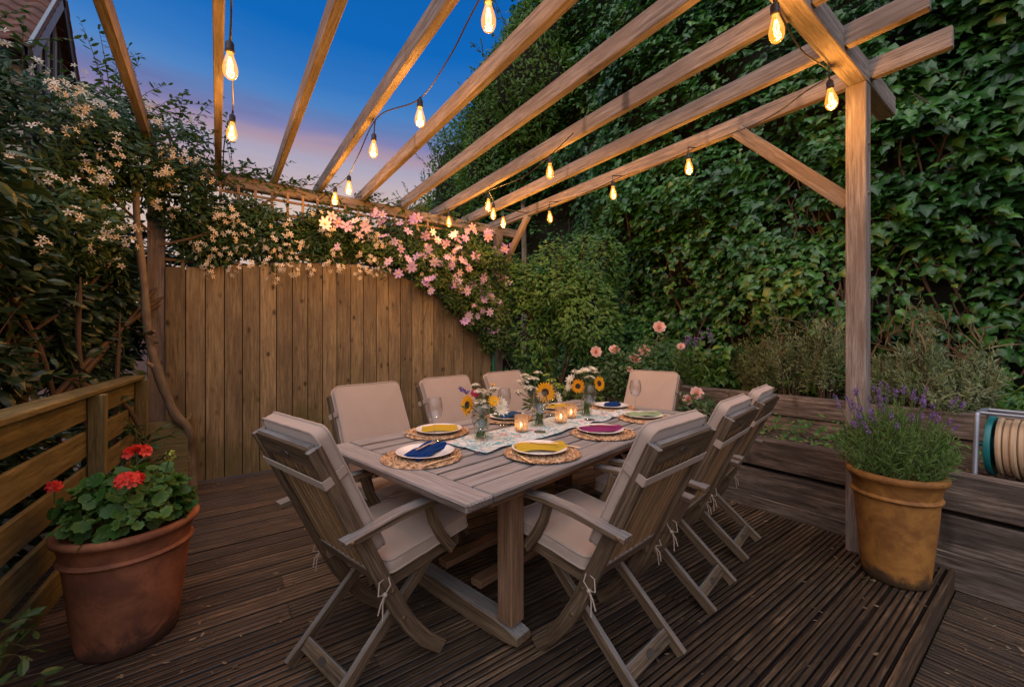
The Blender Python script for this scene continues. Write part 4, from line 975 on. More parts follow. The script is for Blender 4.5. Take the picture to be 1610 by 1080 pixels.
bouquet(.49, .02, 'clear glass vase farthest from the camera', 'farthest bouquet, two sunflowers turned apart below starry white flowers',
    [('sun', .075, .08, -.03, (.55, -.8, .15), .056), ('sun', -.055, .065, -.03, (-.35, -.9, .1), .054), ('lil', -.095, .10, .0, (-.6, -.5, .6), .042), ('lil', -.105, .06, .0, (-.8, -.5, .2), .036), ('lil', .0, .145, .0, (0, -.4, 1), .042), ('lil', .04, .155, .0, (.3, -.3, 1), .036), ('lil', -.04, .135, .01, (-.3, -.3, 1), .036), ('umb', -.07, .14, .02, (0, 0, 1), .026), ('umb', .02, .11, -.02, (0, 0, 1), .028), ('umb', .06, .135, .02, (0, 0, 1), .022)], 70, 3)

# ------------------------------------------------------------------ festoon string lights
M['bulb'] = thinglass('amber bulb glass', (1, .86, .62), .03, ((1, .31, .02), .7))
M['filament'] = emit('hot filament', (1, .52, .11), 15)
def bulb_meshes():
    a = MB(); a.lathe([(.0001, .002), (.006, .0), (.0135, -.006), (.0175, -.014), (.0180, -.040), (.0195, -.043), (.0195, -.052), (.0165, -.056), (.0001, -.056)][::-1], 20)
    so_ = a.build('socket', M['black'])
    a = MB(); a.lathe([(.0125, -.054), (.0135, -.062), (.020, -.083), (.0275, -.108), (.0315, -.130), (.0300, -.150), (.0235, -.166), (.012, -.176), (.0001, -.179)][::-1], 28); gl_ = a.build('bulb_glass', M['bulb'], None, 70)
    a = MB()
    for k in range(6):
        an = 2 * PI * k / 6; a2 = an + .5
        a.tube([(.004 * math.cos(an), .004 * math.sin(an), -.078), (.0105 * math.cos(a2), .0105 * math.sin(a2), -.112), (.009 * math.cos(an + 1), .009 * math.sin(an + 1), -.146)], .0017, 5)
    fi = a.build('filament', M['filament'])
    return so_, gl_, fi
S0, G0, F0 = bulb_meshes(); USED = [False]
def string(name, label, cable, bulbs, group='festoon lights on the pergola'):
    """cable: points; bulbs: points where the lamps hang (x, y, z of the bulb centre)"""
    t = thing(name, label, 'string lights', (bulbs[0][0], bulbs[0][1], 2.8), 0, group)
    mb = MB()
    for seg in cable: mb.tube(smooth_path(seg), .0042, 6)
    for (x, y, z) in bulbs:
        top = z + .12; hook = min(cable_z(cable, x, y), 2.9)
        mb.tube([(x, y, top - .004), (x + .004, y + .003, (top + hook) / 2 + .01), cable_near(cable, x, y)], .0045, 6)
    mb.build('cable', M['black'], t)
    for (x, y, z) in bulbs:
        objs = []
        for src in (S0, G0, F0):
            if not USED[0]: o = src
            else: o = src.copy(); COL.objects.link(o)
            objs.append(o)
        USED[0] = True
        rl = Vector(root_loc(t)); objs[0].parent = t; objs[0].location = Vector((x, y, z + .12)) - rl; objs[0].rotation_euler = (random.uniform(-.07, .07), random.uniform(-.07, .07), random.uniform(0, 3))
        for o in objs[1:]: o.parent = objs[0]; o.location = (0, 0, 0)
        pointlight((x, y, z - .01), BULB_W, (1.0, .47, .125), .028, 'bulb_light')
def smooth_path(pts, n=10):
    P = np.array(pts, float)
    if len(P) < 3: return P
    Q = np.r_[[2 * P[0] - P[1]], P, [2 * P[-1] - P[-2]]]; out = []
    for i in range(1, len(Q) - 2):
        for k in range(n):
            t_ = k / n; a, b, c_, d = Q[i - 1], Q[i], Q[i + 1], Q[i + 2]
            out.append(.5 * (2 * b + (c_ - a) * t_ + (2 * a - 5 * b + 4 * c_ - d) * t_ ** 2 + (3 * b - 3 * c_ + d - a) * t_ ** 3))
    out.append(P[-1]); return np.array(out)
def cable_near(cable, x, y):
    best = None
    for s in cable:
        q = smooth_path(s); d = (q[:, 0] - x) ** 2 + (q[:, 1] - y) ** 2; k = int(np.argmin(d))
        if best is None or d[k] < best[0]: best = (d[k], q[k])
    return best[1]
def cable_z(cable, x, y): return cable_near(cable, x, y)[2]
BULB_W = 12.5
string('string_light', 'festoon cable with two bulbs along one rafter on the left', [[(.045, .5, 2.9), (.052, 1.2, 2.87), (.055, 2.3, 2.83), (.07, 2.8, 2.84), (.085, 3.26, 2.81), (.05, 4.0, 2.88), (.05, 4.8, 2.9)]], [(.049, 2.31, 2.575), (.085, 3.26, 2.67)])
string('string_light', 'drooping festoon cable with five bulbs against the dusk sky', [[(.94, .45, 2.90), (.95, 1.45, 2.84), (1.0, 1.95, 2.80), (1.02, 2.40, 2.80), (.935, 2.92, 2.895), (.93, 3.4, 2.80), (.96, 3.85, 2.78), (.93, 4.2, 2.78), (.90, 4.8, 2.82)]], [(.93, 1.455, 2.66), (1.02, 2.38, 2.675), (.925, 2.984, 2.68), (.97, 3.85, 2.67), (.934, 4.22, 2.67)])
string('string_light', 'festoon cable with six bulbs along the outermost rafter by the front post', [[(1.2, .70, 2.86), (2.0, .80, 2.85), (2.45, .83, 2.80), (2.86, .83, 2.84), (3.0, 1.0, 2.86), (3.16, 1.3, 2.87), (3.20, 1.83, 2.885), (3.19, 2.2, 2.86), (3.19, 2.57, 2.89), (3.19, 3.0, 2.87), (3.18, 3.47, 2.89), (3.1, 4.2, 2.87), (3.1, 4.8, 2.88)]],
       [(2.01, .785, 2.68), (2.855, .828, 2.675), (3.08, 1.83, 2.69), (3.04, 2.57, 2.69), (3.03, 3.47, 2.68), (2.73, 3.95, 2.68)])
string('string_light', 'festoon cable with four small bulbs hanging under the rafters near the clematis', [[(2.26, 2.3, 2.92), (2.22, 2.52, 2.82), (2.22, 2.9, 2.76), (2.24, 3.5, 2.82), (2.20, 3.9, 2.80), (2.18, 4.26, 2.82), (2.15, 4.7, 2.86)], [(2.24, 3.5, 2.82), (2.46, 3.74, 2.81), (2.6, 4.0, 2.85)]],
       [(2.207, 2.52, 2.68), (2.24, 3.50, 2.67), (2.18, 4.26, 2.67), (2.46, 3.74, 2.68)])

# ------------------------------------------------------------------ pots
def stain_pot(name, base, dark, low, lowh):
    m, nt, b, out = newmat(name); L = nt.links.new
    tc = N(nt, 'ShaderNodeTexCoord'); sx = N(nt, 'ShaderNodeSeparateXYZ'); L(tc.outputs['Object'], sx.inputs[0])
    n = N(nt, 'ShaderNodeTexNoise', Scale=6.0, Detail=9.0, Roughness=.72, Distortion=.8); L(tc.outputs['Object'], n.inputs['Vector'])
    n2 = N(nt, 'ShaderNodeTexNoise', Scale=28.0, Detail=4.0); L(tc.outputs['Object'], n2.inputs['Vector'])
    r_ = ramp(nt, [(.40, (0, 0, 0)), (.60, (1, 1, 1))]); L(n.outputs[0], r_.inputs[0])
    c_ = mixc(nt, math_(nt, 'MULTIPLY', r_.outputs[0], .85), base, dark)
    c_ = mixc(nt, math_(nt, 'MULTIPLY', n2.outputs[0], .25), c_, tuple(min(1, x * 1.45) for x in base))
    # tide line of algae and damp at the foot
    hz = math_(nt, 'ADD', math_(nt, 'MULTIPLY', sx.outputs[2], -1 / lowh), math_(nt, 'MULTIPLY', n.outputs[0], 1.6))
    lr = ramp(nt, [(.35, (0, 0, 0)), (.62, (1, 1, 1))]); L(hz, lr.inputs[0])
    c_ = mixc(nt, math_(nt, 'MULTIPLY', lr.outputs[0], .85), c_, low)
    # pale lime bloom
    n3 = N(nt, 'ShaderNodeTexNoise', Scale=2.2, Detail=6.0, Roughness=.7); mp = N(nt, 'ShaderNodeMapping'); mp.inputs['Location'].default_value = (3, 7, 1); L(tc.outputs['Object'], mp.inputs[0]); L(mp.outputs[0], n3.inputs['Vector'])
    r3 = ramp(nt, [(.56, (0, 0, 0)), (.72, (1, 1, 1))]); L(n3.outputs[0], r3.inputs[0])
    c_ = mixc(nt, math_(nt, 'MULTIPLY', r3.outputs[0], .4), c_, tuple(min(1, x * 1.2 + .08) for x in base))
    L(c_, b.inputs['Base Color']); b.inputs['Roughness'].default_value = .68; b.inputs['Specular IOR Level'].default_value = .4
    bp = N(nt, 'ShaderNodeBump', Strength=.35, Distance=.006); L(n2.outputs[0], bp.inputs['Height']); L(bp.outputs[0], b.inputs['Normal']); return m
def pot(name, label, c, h, r0, r1, mat, z0=0):
    t = thing(name, label, 'plant pot', (c[0], c[1], z0))
    pr = [(.0001, z0), (r0 - .012, z0), (r0, z0 + .012)]
    for k in range(1, 9): f = k / 9; pr.append((r0 + (r1 - .035 - r0) * f ** .93, z0 + h * .76 * f))
    rr = r1 - .035
    pr += [(rr, z0 + h * .765), (rr + .010, z0 + h * .772), (rr + .014, z0 + h * .787), (rr + .010, z0 + h * .80), (rr + .003, z0 + h * .81), (rr + .009, z0 + h * .88), (r1 - .012, z0 + h * .935), (r1 - .004, z0 + h * .943), (r1, z0 + h * .962), (r1 - .001, z0 + h * .985), (r1 - .010, z0 + h), (r1 - .026, z0 + h * .998), (r1 - .036, z0 + h * .98), (rr - .02, z0 + h * .86), (rr - .03, z0 + h * .80)]
    mb = MB(); mb.lathe(pr, 72, (c[0], c[1], 0), None, None, .006); mb.build('pot_body', mat, t, 50)
    mb = MB(); V = []; n = 40; Fc = []
    for i in range(9):
        for k in range(n): r = (rr - .012) * i / 8; a = 2 * PI * k / n; V.append((c[0] + r * math.cos(a), c[1] + r * math.sin(a), z0 + h * .875 + .012 * math.sin(i * 2.1 + k)))
    for i in range(8):
        for k in range(n): Fc.append((i * n + k, (i + 1) * n + k, (i + 1) * n + (k + 1) % n, i * n + (k + 1) % n))
    mb.add(V, Fc, None, .5, True); mb.build('potting_soil', M['soil'], t)
    return t
GP = np.array([-.31, 2.44]); LP = np.array([3.02, .58])
pot('terracotta_pot', 'large brown terracotta pot holding the red geranium by the slatted fence', GP, .515, .165, .245, stain_pot('aged terracotta', (.33, .125, .058), (.12, .046, .028), (.05, .028, .02), .2))
pot('ochre_pot', 'large yellow ochre terracotta pot holding the purple lavender at the deck edge', LP, .59, .140, .213, stain_pot('aged ochre', (.335, .150, .030), (.12, .042, .010), (.035, .027, .016), .19))

# geranium
t = thing('geranium', 'bushy green geranium with scarlet flower heads in the brown terracotta pot', 'plant', (GP[0], GP[1], .46))
lv = Leaves(); st = MB(); n = 260
p, o_ = blob((GP[0] - .01, GP[1] - .01, .53), (.29, .29, .25), n * 4, 3, .5, .32); k = p[:, 2] > .53; k &= (np.hypot(p[:, 0] - GP[0], p[:, 1] - GP[1]) < .225) | (p[:, 2] > .575); p, o_ = p[k][:560], o_[k][:560]
lv.add(T_ROUND, p, norm(o_ * .6 + [-.1, -.25, .6] + rdir(len(p)) * .8), o_ + rdir(len(p)) * .4 - [0, 0, .2], RNG.uniform(.024, .052, len(p)), clump(p, 6, 2))
lv.mesh('foliage', M['geranium'], t, True)
for q in p[::6]: st.tube([(GP[0] + (q[0] - GP[0]) * .2, GP[1] + (q[1] - GP[1]) * .2, .45), (GP[0] + (q[0] - GP[0]) * .7, GP[1] + (q[1] - GP[1]) * .7, q[2] * .6 + .2), q], .0035, 5)
heads = [((-.275, 2.35, .82), .036), ((-.284, 2.23, .735), .038), ((-.54, 2.46, .70), .015)]
for c, _ in heads: st.tube([(c[0] * .6 + GP[0] * .4, c[1] * .6 + GP[1] * .4, .55), (c[0], c[1], c[2] - .07), c], .003, 5)
c = (-.165, 2.31, .80); st.tube([(-.2, 2.36, .6), (-.18, 2.33, .72), c], .003, 5)
st.build('stem_bundle', M['gtwig'], t)
for c, s in heads:
    d = rdir(30 if s > .03 else 9); d[:, 2] = np.abs(d[:, 2]) - .2; d = norm(d); q = Leaves()
    for i in range(len(d)): q.add(petals(5, .62, .02, .22, .85), [np.array(c) + d[i] * [s, s, s * .6]], [d[i] + rdir(1)[0] * .45], rdir(1), .022)
    q.mesh('flower_head', M['red_petal'], t)
q = Leaves(); d = rdir(24); q.add(T_OVAL, np.array([-.165, 2.31, .80]) + d * .02, d, rdir(24), .016); q.mesh('bud_cluster', M['lime'], t)

# potted lavender
t = thing('lavender', 'purple flowering lavender in the yellow ochre pot', 'plant', (LP[0], LP[1], .55))
lv = Leaves(); st = MB(); n = 260
base = np.array([LP[0], LP[1], .55])
for k in range(200):
    a = RNG.uniform(0, 2 * PI); l = RNG.uniform(0, 1) ** .5; tipp = base + np.array([math.cos(a) * .262 * l, math.sin(a) * .262 * l, .35 - .20 * l ** 2 + RNG.uniform(-.06, .05)])
    b_ = base + np.array([math.cos(a) * .15 * l, math.sin(a) * .15 * l, -.02]); m_ = (b_ + tipp) / 2 + [math.cos(a) * .02, math.sin(a) * .02, .02]
    nn = 30; tt = RNG.uniform(.1, 1, nn)[:, None]; pts = (1 - tt) ** 2 * b_ + 2 * tt * (1 - tt) * m_ + tt ** 2 * tipp
    lv.add(T_LONG, pts, rdir(nn), norm(np.broadcast_to(tipp - b_, (nn, 3))) * 1.1 + rdir(nn) * .5, RNG.uniform(.028, .058, nn), clump(pts, 9, 1), .5)
lv.mesh('foliage', M['lavleaf'], t)
spk = []
for k in range(64):
    a = RNG.uniform(0, 2 * PI); l = RNG.uniform(0, 1) ** .5; b_ = base + np.array([math.cos(a) * .17 * l, math.sin(a) * .17 * l, .12])
    tipp = base + np.array([math.cos(a) * .275 * l, math.sin(a) * .275 * l, .46 - .10 * l ** 2 + RNG.uniform(-.09, .05)])
    st.tube([b_, (b_ + tipp) / 2 + [0, 0, .02], tipp], .0016, 4); spk.append((tipp, norm(tipp - b_)))
st.build('stem_bundle', M['gtwig'], t)
for (c, d) in spk:
    q = Leaves(); n = 28; tt = RNG.uniform(-1, 1, n); pos = c + d * tt[:, None] * .020 + rdir(n) * .0055; q.add(T_OVAL, pos, rdir(n), rdir(n) + d * .8, .0098, None, 1.4); q.mesh('flower_spike', M['purple_petal'], t)

# ------------------------------------------------------------------ ivy-covered hedge on the right
def hedge_surface(y, s, X=4.95, top=7.6, seed=0):
    """s: height along the face; rolls back over the top"""
    p = np.stack([np.zeros_like(y), y, s], 1)
    lump = (vnoise(p, .55, seed) - .5) * .9 + (vnoise(p, 1.5, seed + 1) - .5) * .75 + (vnoise(p, 3.6, seed + 2) - .5) * .42
    tt = top + (vnoise(p * [1, 1, 0], .7, seed + 4) - .5) * 1.3
    over = np.clip(s - tt, 0, None); z = np.minimum(s, tt) + .5 * np.minimum(over, .8)
    x = X - lump * .75 + over * .95
    return np.stack([x, y, z], 1), lump
hd = thing('ivy_hedge', 'towering dark green ivy hedge rising behind the raised beds', 'hedge', (5.0, 2.5, .7))
n = 120000
y = RNG.uniform(-1.2, 8.6, n); s = RNG.uniform(.55, 8.6, n)
P, lum = hedge_surface(y, s)
Dp = P[:, 0] * F[0] + P[:, 1] * F[1]; keep = (P[:, 2] < 1.3 + .88 * np.maximum(Dp, 1) + .6)
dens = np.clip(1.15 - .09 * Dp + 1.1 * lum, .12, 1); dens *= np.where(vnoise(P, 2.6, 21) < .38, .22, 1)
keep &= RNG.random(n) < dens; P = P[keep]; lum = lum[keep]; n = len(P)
P += rdir(n) * [.10, .03, .03] + np.stack([RNG.uniform(-.05, .12, n), 0 * lum, 0 * lum], 1)
nr = norm(np.array([-.8, -.1, .75]) + rdir(n) * .62)
tip = np.array([-.55, 0, -.8]) + rdir(n) * .75
sz = (.036 + .085 * RNG.random(n) ** 1.5) * (.85 + .3 * vnoise(P, 1.1, 5)) * np.where(P[:, 1] < 1.2, 1.12, 1)
rv = np.clip(.62 * vnoise(P, 1.9, 2) + .46 * RNG.random(n) ** 1.3 + np.where((P[:, 2] < 2.1), (2.1 - P[:, 2]) * .22 * vnoise(P, 1.2, 8), 0) - .06, 0, 1)
lv = Leaves(); lv.add(T_IVY, P, nr, tip, sz, rv, 1.0); lv.mesh('foliage', M['ivy'], hd)
# runners standing proud of the face
st = MB(); lv = Leaves()
for k in range(150):
    y0 = RNG.uniform(-.3, 5.5); s0 = RNG.uniform(.9, 4.5); q, _ = hedge_surface(np.array([y0]), np.array([s0])); q = q[0] - [.08, 0, 0]
    dr = np.array([-.35, RNG.uniform(-.6, .6), RNG.uniform(-.5, .7)]); L_ = RNG.uniform(.2, .5)
    pts = [q + dr * L_ * f + np.array([0, 0, -.12 * f * f]) for f in (0, .35, .7, 1)]; st.tube(pts, .003, 4)
    m_ = 9; f = RNG.random(m_)[:, None]; pos = np.array(pts[0]) * (1 - f) + np.array(pts[-1]) * f + rdir(m_) * .03
    lv.add(T_IVY, pos, norm([-1, 0, .5] + rdir(m_) * .5), np.array([0, 0, -.8]) + dr + rdir(m_) * .5, RNG.uniform(.04, .085, m_), clump(pos, 2, 3) * .8 + .1)
lv.mesh('trailing_foliage', M['ivy'], hd)
for k in range(60):
    y0 = RNG.uniform(-.8, 6); zz = RNG.uniform(.8, 1.2); pts = []
    for j in range(7): q, l_ = hedge_surface(np.array([y0]), np.array([zz])); pts.append(q[0] + [.04 + RNG.uniform(-.02, .03), 0, 0]); zz += RNG.uniform(.25, .5); y0 += RNG.uniform(-.22, .22)
    st.tube(smooth_path(pts, 4), .008, 5)
st.build('stem_bundle', M['twig'], hd)
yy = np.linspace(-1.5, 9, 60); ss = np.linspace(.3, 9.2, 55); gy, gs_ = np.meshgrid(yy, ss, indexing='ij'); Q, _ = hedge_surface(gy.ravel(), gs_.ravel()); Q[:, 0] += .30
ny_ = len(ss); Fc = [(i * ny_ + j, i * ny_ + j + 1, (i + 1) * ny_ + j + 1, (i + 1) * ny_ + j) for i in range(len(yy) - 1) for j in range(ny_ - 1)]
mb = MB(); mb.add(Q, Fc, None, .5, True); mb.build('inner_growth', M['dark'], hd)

# feathery tall hedge / conifer further back
cf = thing('conifer_hedge', 'tall feathery mid green hedge rising against the sky behind the clematis', 'tree', (4.6, 9.4, -.2))
lv = Leaves(); st = MB()
blobs = [((4.9, 7.6, 5.4), (.95, 1.3, 2.3), 9000), ((5.0, 9.2, 4.6), (1.0, 1.5, 2.6), 8000), ((5.0, 11.2, 3.9), (1.1, 1.6, 2.2), 5000), ((4.9, 6.2, 6.3), (.9, 1.3, 2.0), 8000), ((4.7, 8.6, 2.6), (1.0, 2.0, 1.8), 3600), ((4.9, 13.0, 3.4), (1.2, 1.8, 1.7), 2200)]
for i, (c, rd, n) in enumerate(blobs):
    p, o_ = blob(c, rd, n, i + 30, .72, .5); 
    lv.add(T_OVAL, p, norm(o_ * .7 + rdir(n) * .7 + [0, 0, .3]), o_ * .6 + rdir(n) * .6 + [0, 0, .35], RNG.uniform(.06, .12, n), clump(p, 1.6, 4), .95)
    for k in range(26):   # feathery shoots breaking the outline
        d = rdir(1)[0]; d[2] = abs(d[2]) * .9 + .15; q = np.array(c) + norm(d) * rd * .86; dd = norm(d * [1, 1, .6] + [0, 0, .55]); m_ = 16; f = RNG.random(m_)[:, None] * .42
        lv.add(T_LONG, q + dd * f + rdir(m_) * .012, rdir(m_), dd + rdir(m_) * .7, RNG.uniform(.06, .11, m_), clump(q + dd * f, 1.6, 4), 1.2); st.tube([q - dd * .1, q + dd * .42], .005, 4)
lv.mesh('foliage', M['conifer'], cf); st.build('stem_bundle', M['twig'], cf); st = MB()
for (x, y_, h) in ((4.9, 6.4, 6.5), (4.9, 7.8, 6.0), (5.0, 9.3, 5.5), (5.0, 11.2, 4.8)): st = MB() if x == 0 else st; st.tube([(x, y_, -.25), (x + .05, y_, h * .4), (x, y_ + .1, h)], [.09, .06, .02], 8); st.build('trunk', M['bark'], cf); st = MB()
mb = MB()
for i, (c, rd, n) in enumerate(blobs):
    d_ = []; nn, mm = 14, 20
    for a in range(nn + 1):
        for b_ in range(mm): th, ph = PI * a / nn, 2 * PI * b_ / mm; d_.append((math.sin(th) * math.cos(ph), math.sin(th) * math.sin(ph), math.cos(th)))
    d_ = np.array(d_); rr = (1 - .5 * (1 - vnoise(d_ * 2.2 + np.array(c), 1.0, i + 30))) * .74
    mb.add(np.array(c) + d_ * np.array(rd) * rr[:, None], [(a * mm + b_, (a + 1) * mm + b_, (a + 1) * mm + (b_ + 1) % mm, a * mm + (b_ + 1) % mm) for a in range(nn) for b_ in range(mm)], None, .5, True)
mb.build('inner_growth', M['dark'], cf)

# golden-green bush in the corner
gb = thing('golden_bush', 'glossy yellow green evergreen bush in the corner beyond the fence end', 'bush', (3.75, 4.1, .45))
lv = Leaves(); st = MB()
for i, (c, rd, n) in enumerate([((3.75, 4.15, 2.0), (.62, .70, .72), 2600), ((3.85, 3.65, 1.55), (.6, .6, .75), 2200), ((3.6, 4.45, 1.4), (.5, .55, .9), 1800), ((4.2, 3.9, 2.35), (.55, .6, .6), 1300), ((3.35, 4.6, 2.1), (.45, .4, .5), 1000)]):
    p, o_ = blob(c, rd, n, i + 50, .55, .45); k = p[:, 2] > .5; p, o_ = p[k], o_[k]; m_ = len(p)
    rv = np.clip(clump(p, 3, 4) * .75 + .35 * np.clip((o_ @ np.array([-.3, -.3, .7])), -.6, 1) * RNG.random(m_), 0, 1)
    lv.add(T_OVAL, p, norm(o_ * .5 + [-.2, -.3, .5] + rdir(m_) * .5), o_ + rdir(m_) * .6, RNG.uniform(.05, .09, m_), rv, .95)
    for k in range(14): d = rdir(1)[0]; d[2] = abs(d[2]) * .6; st.tube([np.array([3.75, 4.15, .5]), np.array(c) * .6 + np.array([3.75, 4.15, .9]) * .4, np.array(c) + norm(d) * rd * .8], [.016, .009, .003], 5)
lv.mesh('foliage', M['bush'], gb); st.build('stem_bundle', M['twig'], gb)

# ------------------------------------------------------------------ planting in the raised beds
def wisp(lv, st, c, h, spread, nst, leafT, lsize, perst, seed, wid=.6, lean=.5, spike=None):
    for k in range(nst):
        a = RNG.uniform(0, 2 * PI); l = RNG.uniform(0, 1) ** .6; b_ = np.array(c) + np.array([math.cos(a), math.sin(a), 0]) * spread * .35 * l; b_[2] = c[2]
        tipp = np.array(c) + np.array([math.cos(a) * spread * l, math.sin(a) * spread * l, h * (1 - .45 * l * l) * RNG.uniform(.7, 1.08)])
        m_ = (b_ + tipp) / 2 + np.array([-math.cos(a), -math.sin(a), 0]) * spread * .10 + [0, 0, h * .10]
        if k % 2 == 0: st.tube([b_, m_, tipp], [.006, .004, .0015], 4)
        tt = (RNG.uniform(.12, 1, perst) ** .75)[:, None]; pts = (1 - tt) ** 2 * b_ + 2 * tt * (1 - tt) * m_ + tt ** 2 * tipp + rdir(perst) * .02
        lv.add(leafT, pts, rdir(perst), norm(np.broadcast_to(tipp - m_, (perst, 3))) + rdir(perst) * .7, RNG.uniform(.7, 1.3, perst) * lsize, clump(pts, 4, seed), wid)
for (c, h, spd, nst, lab) in (((4.62, 1.62, .72), 1.12, .62, 230, 'large grey green wispy shrub left of the front pergola post'), ((4.55, .72, .72), .78, .46, 150, 'smaller grey shrub right of the front pergola post')):
    t = thing('grey_shrub', lab, 'shrub', c, 0, 'grey shrubs in the upper bed'); lv = Leaves(); st = MB()
    for k in range(9):
        a_ = 2 * PI * k / 8; r_ = 0 if k == 8 else spd * RNG.uniform(.35, .6); cc_ = (c[0] + r_ * math.cos(a_) * .6, c[1] + r_ * math.sin(a_) * 1.15, c[2])
        wisp(lv, st, cc_, h * (1.12 if k == 8 else RNG.uniform(.42, .72)), spd * RNG.uniform(.38, .6), nst // 6, T_LONG, .045, 52, 3 + k, .8)
    lv.mesh('foliage', M['greyleaf'], t); st.build('stem_bundle', M['twig'], t)
    lv = Leaves(); m_ = 130; p, _ = blob((c[0], c[1], c[2] + h * .55), (spd, spd, h * .55), m_, 3, .7, .3); lv.add(T_LONG, p, rdir(m_), [0, 0, 1] + rdir(m_) * .4, RNG.uniform(.10, .22, m_), None, .11); lv.mesh('dry_stems', M['straw'], t)

# rose bush
t = thing('rose_bush', 'rose bush with peach pink blooms behind the far end of the table', 'rose bush', (3.85, 2.9, .45)); lv = Leaves(); st = MB()
roses = [(948, 553, 4.75), (980, 549, 4.7), (1021, 566, 4.5), (1036, 551, 4.55), (994, 579, 4.5), (1056, 514, 4.6), (1124, 614, 4.1), (1110, 627, 4.0), (1097, 545, 4.7)]
ROSE = [(3.595, 3.285, 1.167, .062), (3.711, 3.111, 1.197, .060), (3.73, 2.84, 1.10, .064), (3.84, 2.80, 1.187, .060), (3.585, 2.80, .99, .032), (4.03, 2.74, 1.45, .066), (3.72, 2.12, .795, .060), (3.70, 2.20, .725, .05), (4.10, 2.52, 1.235, .04)]
for (c, rd, n) in (((3.75, 2.95, .95), (.36, .55, .36), 900), ((3.95, 2.75, 1.15), (.25, .3, .3), 380), ((3.70, 2.14, .64), (.2, .32, .18), 420), ((3.7, 3.3, .85), (.3, .35, .32), 420)):
    p, o_ = blob(c, rd, n, 61, .35, .3, ); p[:, 2] = np.maximum(p[:, 2], .48); lv.add(T_OVAL, p, norm(o_ * .4 + [-.2, -.2, .6] + rdir(n) * .5), o_ + rdir(n) * .7, RNG.uniform(.035, .065, n), clump(p, 4, 6), 1.2)
for (x, y_, z, s) in ROSE: st.tube([(3.8, y_ * .6 + 2.8 * .4, .47), ((x + 3.8) / 2, y_, z * .55 + .25), (x, y_, z)], .0045, 5)
lv.mesh('foliage', M['roseleaf'], t); st.build('stem_bundle', M['gtwig'], t)
for (x, y_, z, s) in ROSE:
    q = Leaves(); ax = norm(np.array([-.55, -.60, .45]) + rdir(1)[0] * .25)
    for ring, (nn, rr, tilt, sc) in enumerate(((3, .10, .15, .55), (5, .25, .45, .75), (7, .42, .85, .95), (8, .5, 1.25, 1.05))):
        e1 = norm(np.cross(ax, [.1, .2, 1])); e2 = np.cross(ax, e1)
        for k in range(nn):
            a = 2 * PI * k / nn + ring * .5; rad = e1 * math.cos(a) + e2 * math.sin(a)
            up = norm(ax * math.cos(tilt) + rad * math.sin(tilt)); q.add(T_PETAL, [np.array((x, y_, z)) + rad * rr * s * .55 - ax * .25 * s], [norm(ax * math.sin(tilt) - rad * math.cos(tilt))], [up], s * sc * .85, np.array([.25 + .2 * ring]), .95)
    q.mesh('rose_bloom', M['rose_petal'], t, True)

# strappy plant
t = thing('strappy_plant', 'clump of arching strap leaves behind the bouquets', 'plant', (3.5, 3.75, .45)); mb = MB(); lv = Leaves()
for k in range(46):
    c = np.array([RNG.choice([3.55, 3.58, 3.62]), RNG.choice([3.72, 3.85, 3.35]), .46]); a = RNG.uniform(0, 2 * PI); L_ = RNG.uniform(.3, .62); d = np.array([math.cos(a), math.sin(a), 0])
    P = [c + d * L_ * f * .75 + np.array([0, 0, L_ * 1.25 * f * (1 - .62 * f)]) for f in np.linspace(0, 1, 9)]
    sdv = np.cross(d, [0, 0, 1]); V = []; 
    for i, p in enumerate(P): w_ = .014 * (1 - (i / 8) ** 2) + .001; V += [p + sdv * w_, p - [0, 0, .004], p - sdv * w_]
    mb.add(V, [(3 * i + j, 3 * i + j + 1, 3 * i + j + 4, 3 * i + j + 3) for i in range(8) for j in range(2)], None, None, True)
mb.build('blade', M['strap'], t)

# catmint with purple spikes
t = thing('catmint', 'small purple flowered plant at the foot of the ivy beside the roses', 'plant', (4.6, 2.75, .72)); lv = Leaves(); st = MB()
wisp(lv, st, (4.55, 2.70, .70), .62, .35, 60, T_OVAL, .035, 12, 5, 1.1); lv.mesh('foliage', M['lavleaf'], t); st.build('stem_bundle', M['gtwig'], t)
q = Leaves()
for k in range(10):
    c = np.array([4.45 + RNG.uniform(-.12, .15), 2.62 + RNG.uniform(-.35, .3), 1.28 + RNG.uniform(-.12, .10)]); m_ = 26; pos = c + rdir(m_) * [.018, .018, .055]; q = Leaves(); q.add(T_OVAL, pos, rdir(m_), rdir(m_), .02, None, 1.4); q.mesh('flower_spike', M['purple_petal'], t)

# low growth and litter in the beds: nobody could count it
lv = Leaves()
n = 5200; p = np.stack([np.where(RNG.random(n) < .5, RNG.uniform(3.52, 4.28, n), RNG.uniform(4.42, 5.0, n)), RNG.uniform(-1.2, 4.6, n), np.zeros(n)], 1)
p[:, 2] = np.where(p[:, 0] < 4.3, .47, .735) + RNG.uniform(0, .03, n); lv.add(T_OVAL, p, norm([0, 0, 1] + rdir(n) * .5), rdir(n), RNG.uniform(.02, .055, n), None, .9)
tag(lv.mesh('leaf_litter', M['dead']), 'dry fallen leaves scattered over the raised bed soil', 'leaf litter', kind='stuff')
lv = Leaves(); n = 3800
p = np.stack([RNG.uniform(3.55, 4.95, n), RNG.uniform(-1.0, 4.5, n), np.zeros(n)], 1); k = (vnoise(p, 2.2, 9) > .48) & ((p[:, 0] < 4.25) | (p[:, 0] > 4.45)); p = p[k]; n = len(p)
p[:, 2] = np.where(p[:, 0] < 4.3, .48, .75) + RNG.random(n) ** 2 * .17; lv.add(T_OVAL, p, norm([-.2, -.2, .8] + rdir(n) * .5), rdir(n), RNG.uniform(.03, .065, n), clump(p, 3, 7), 1.1)
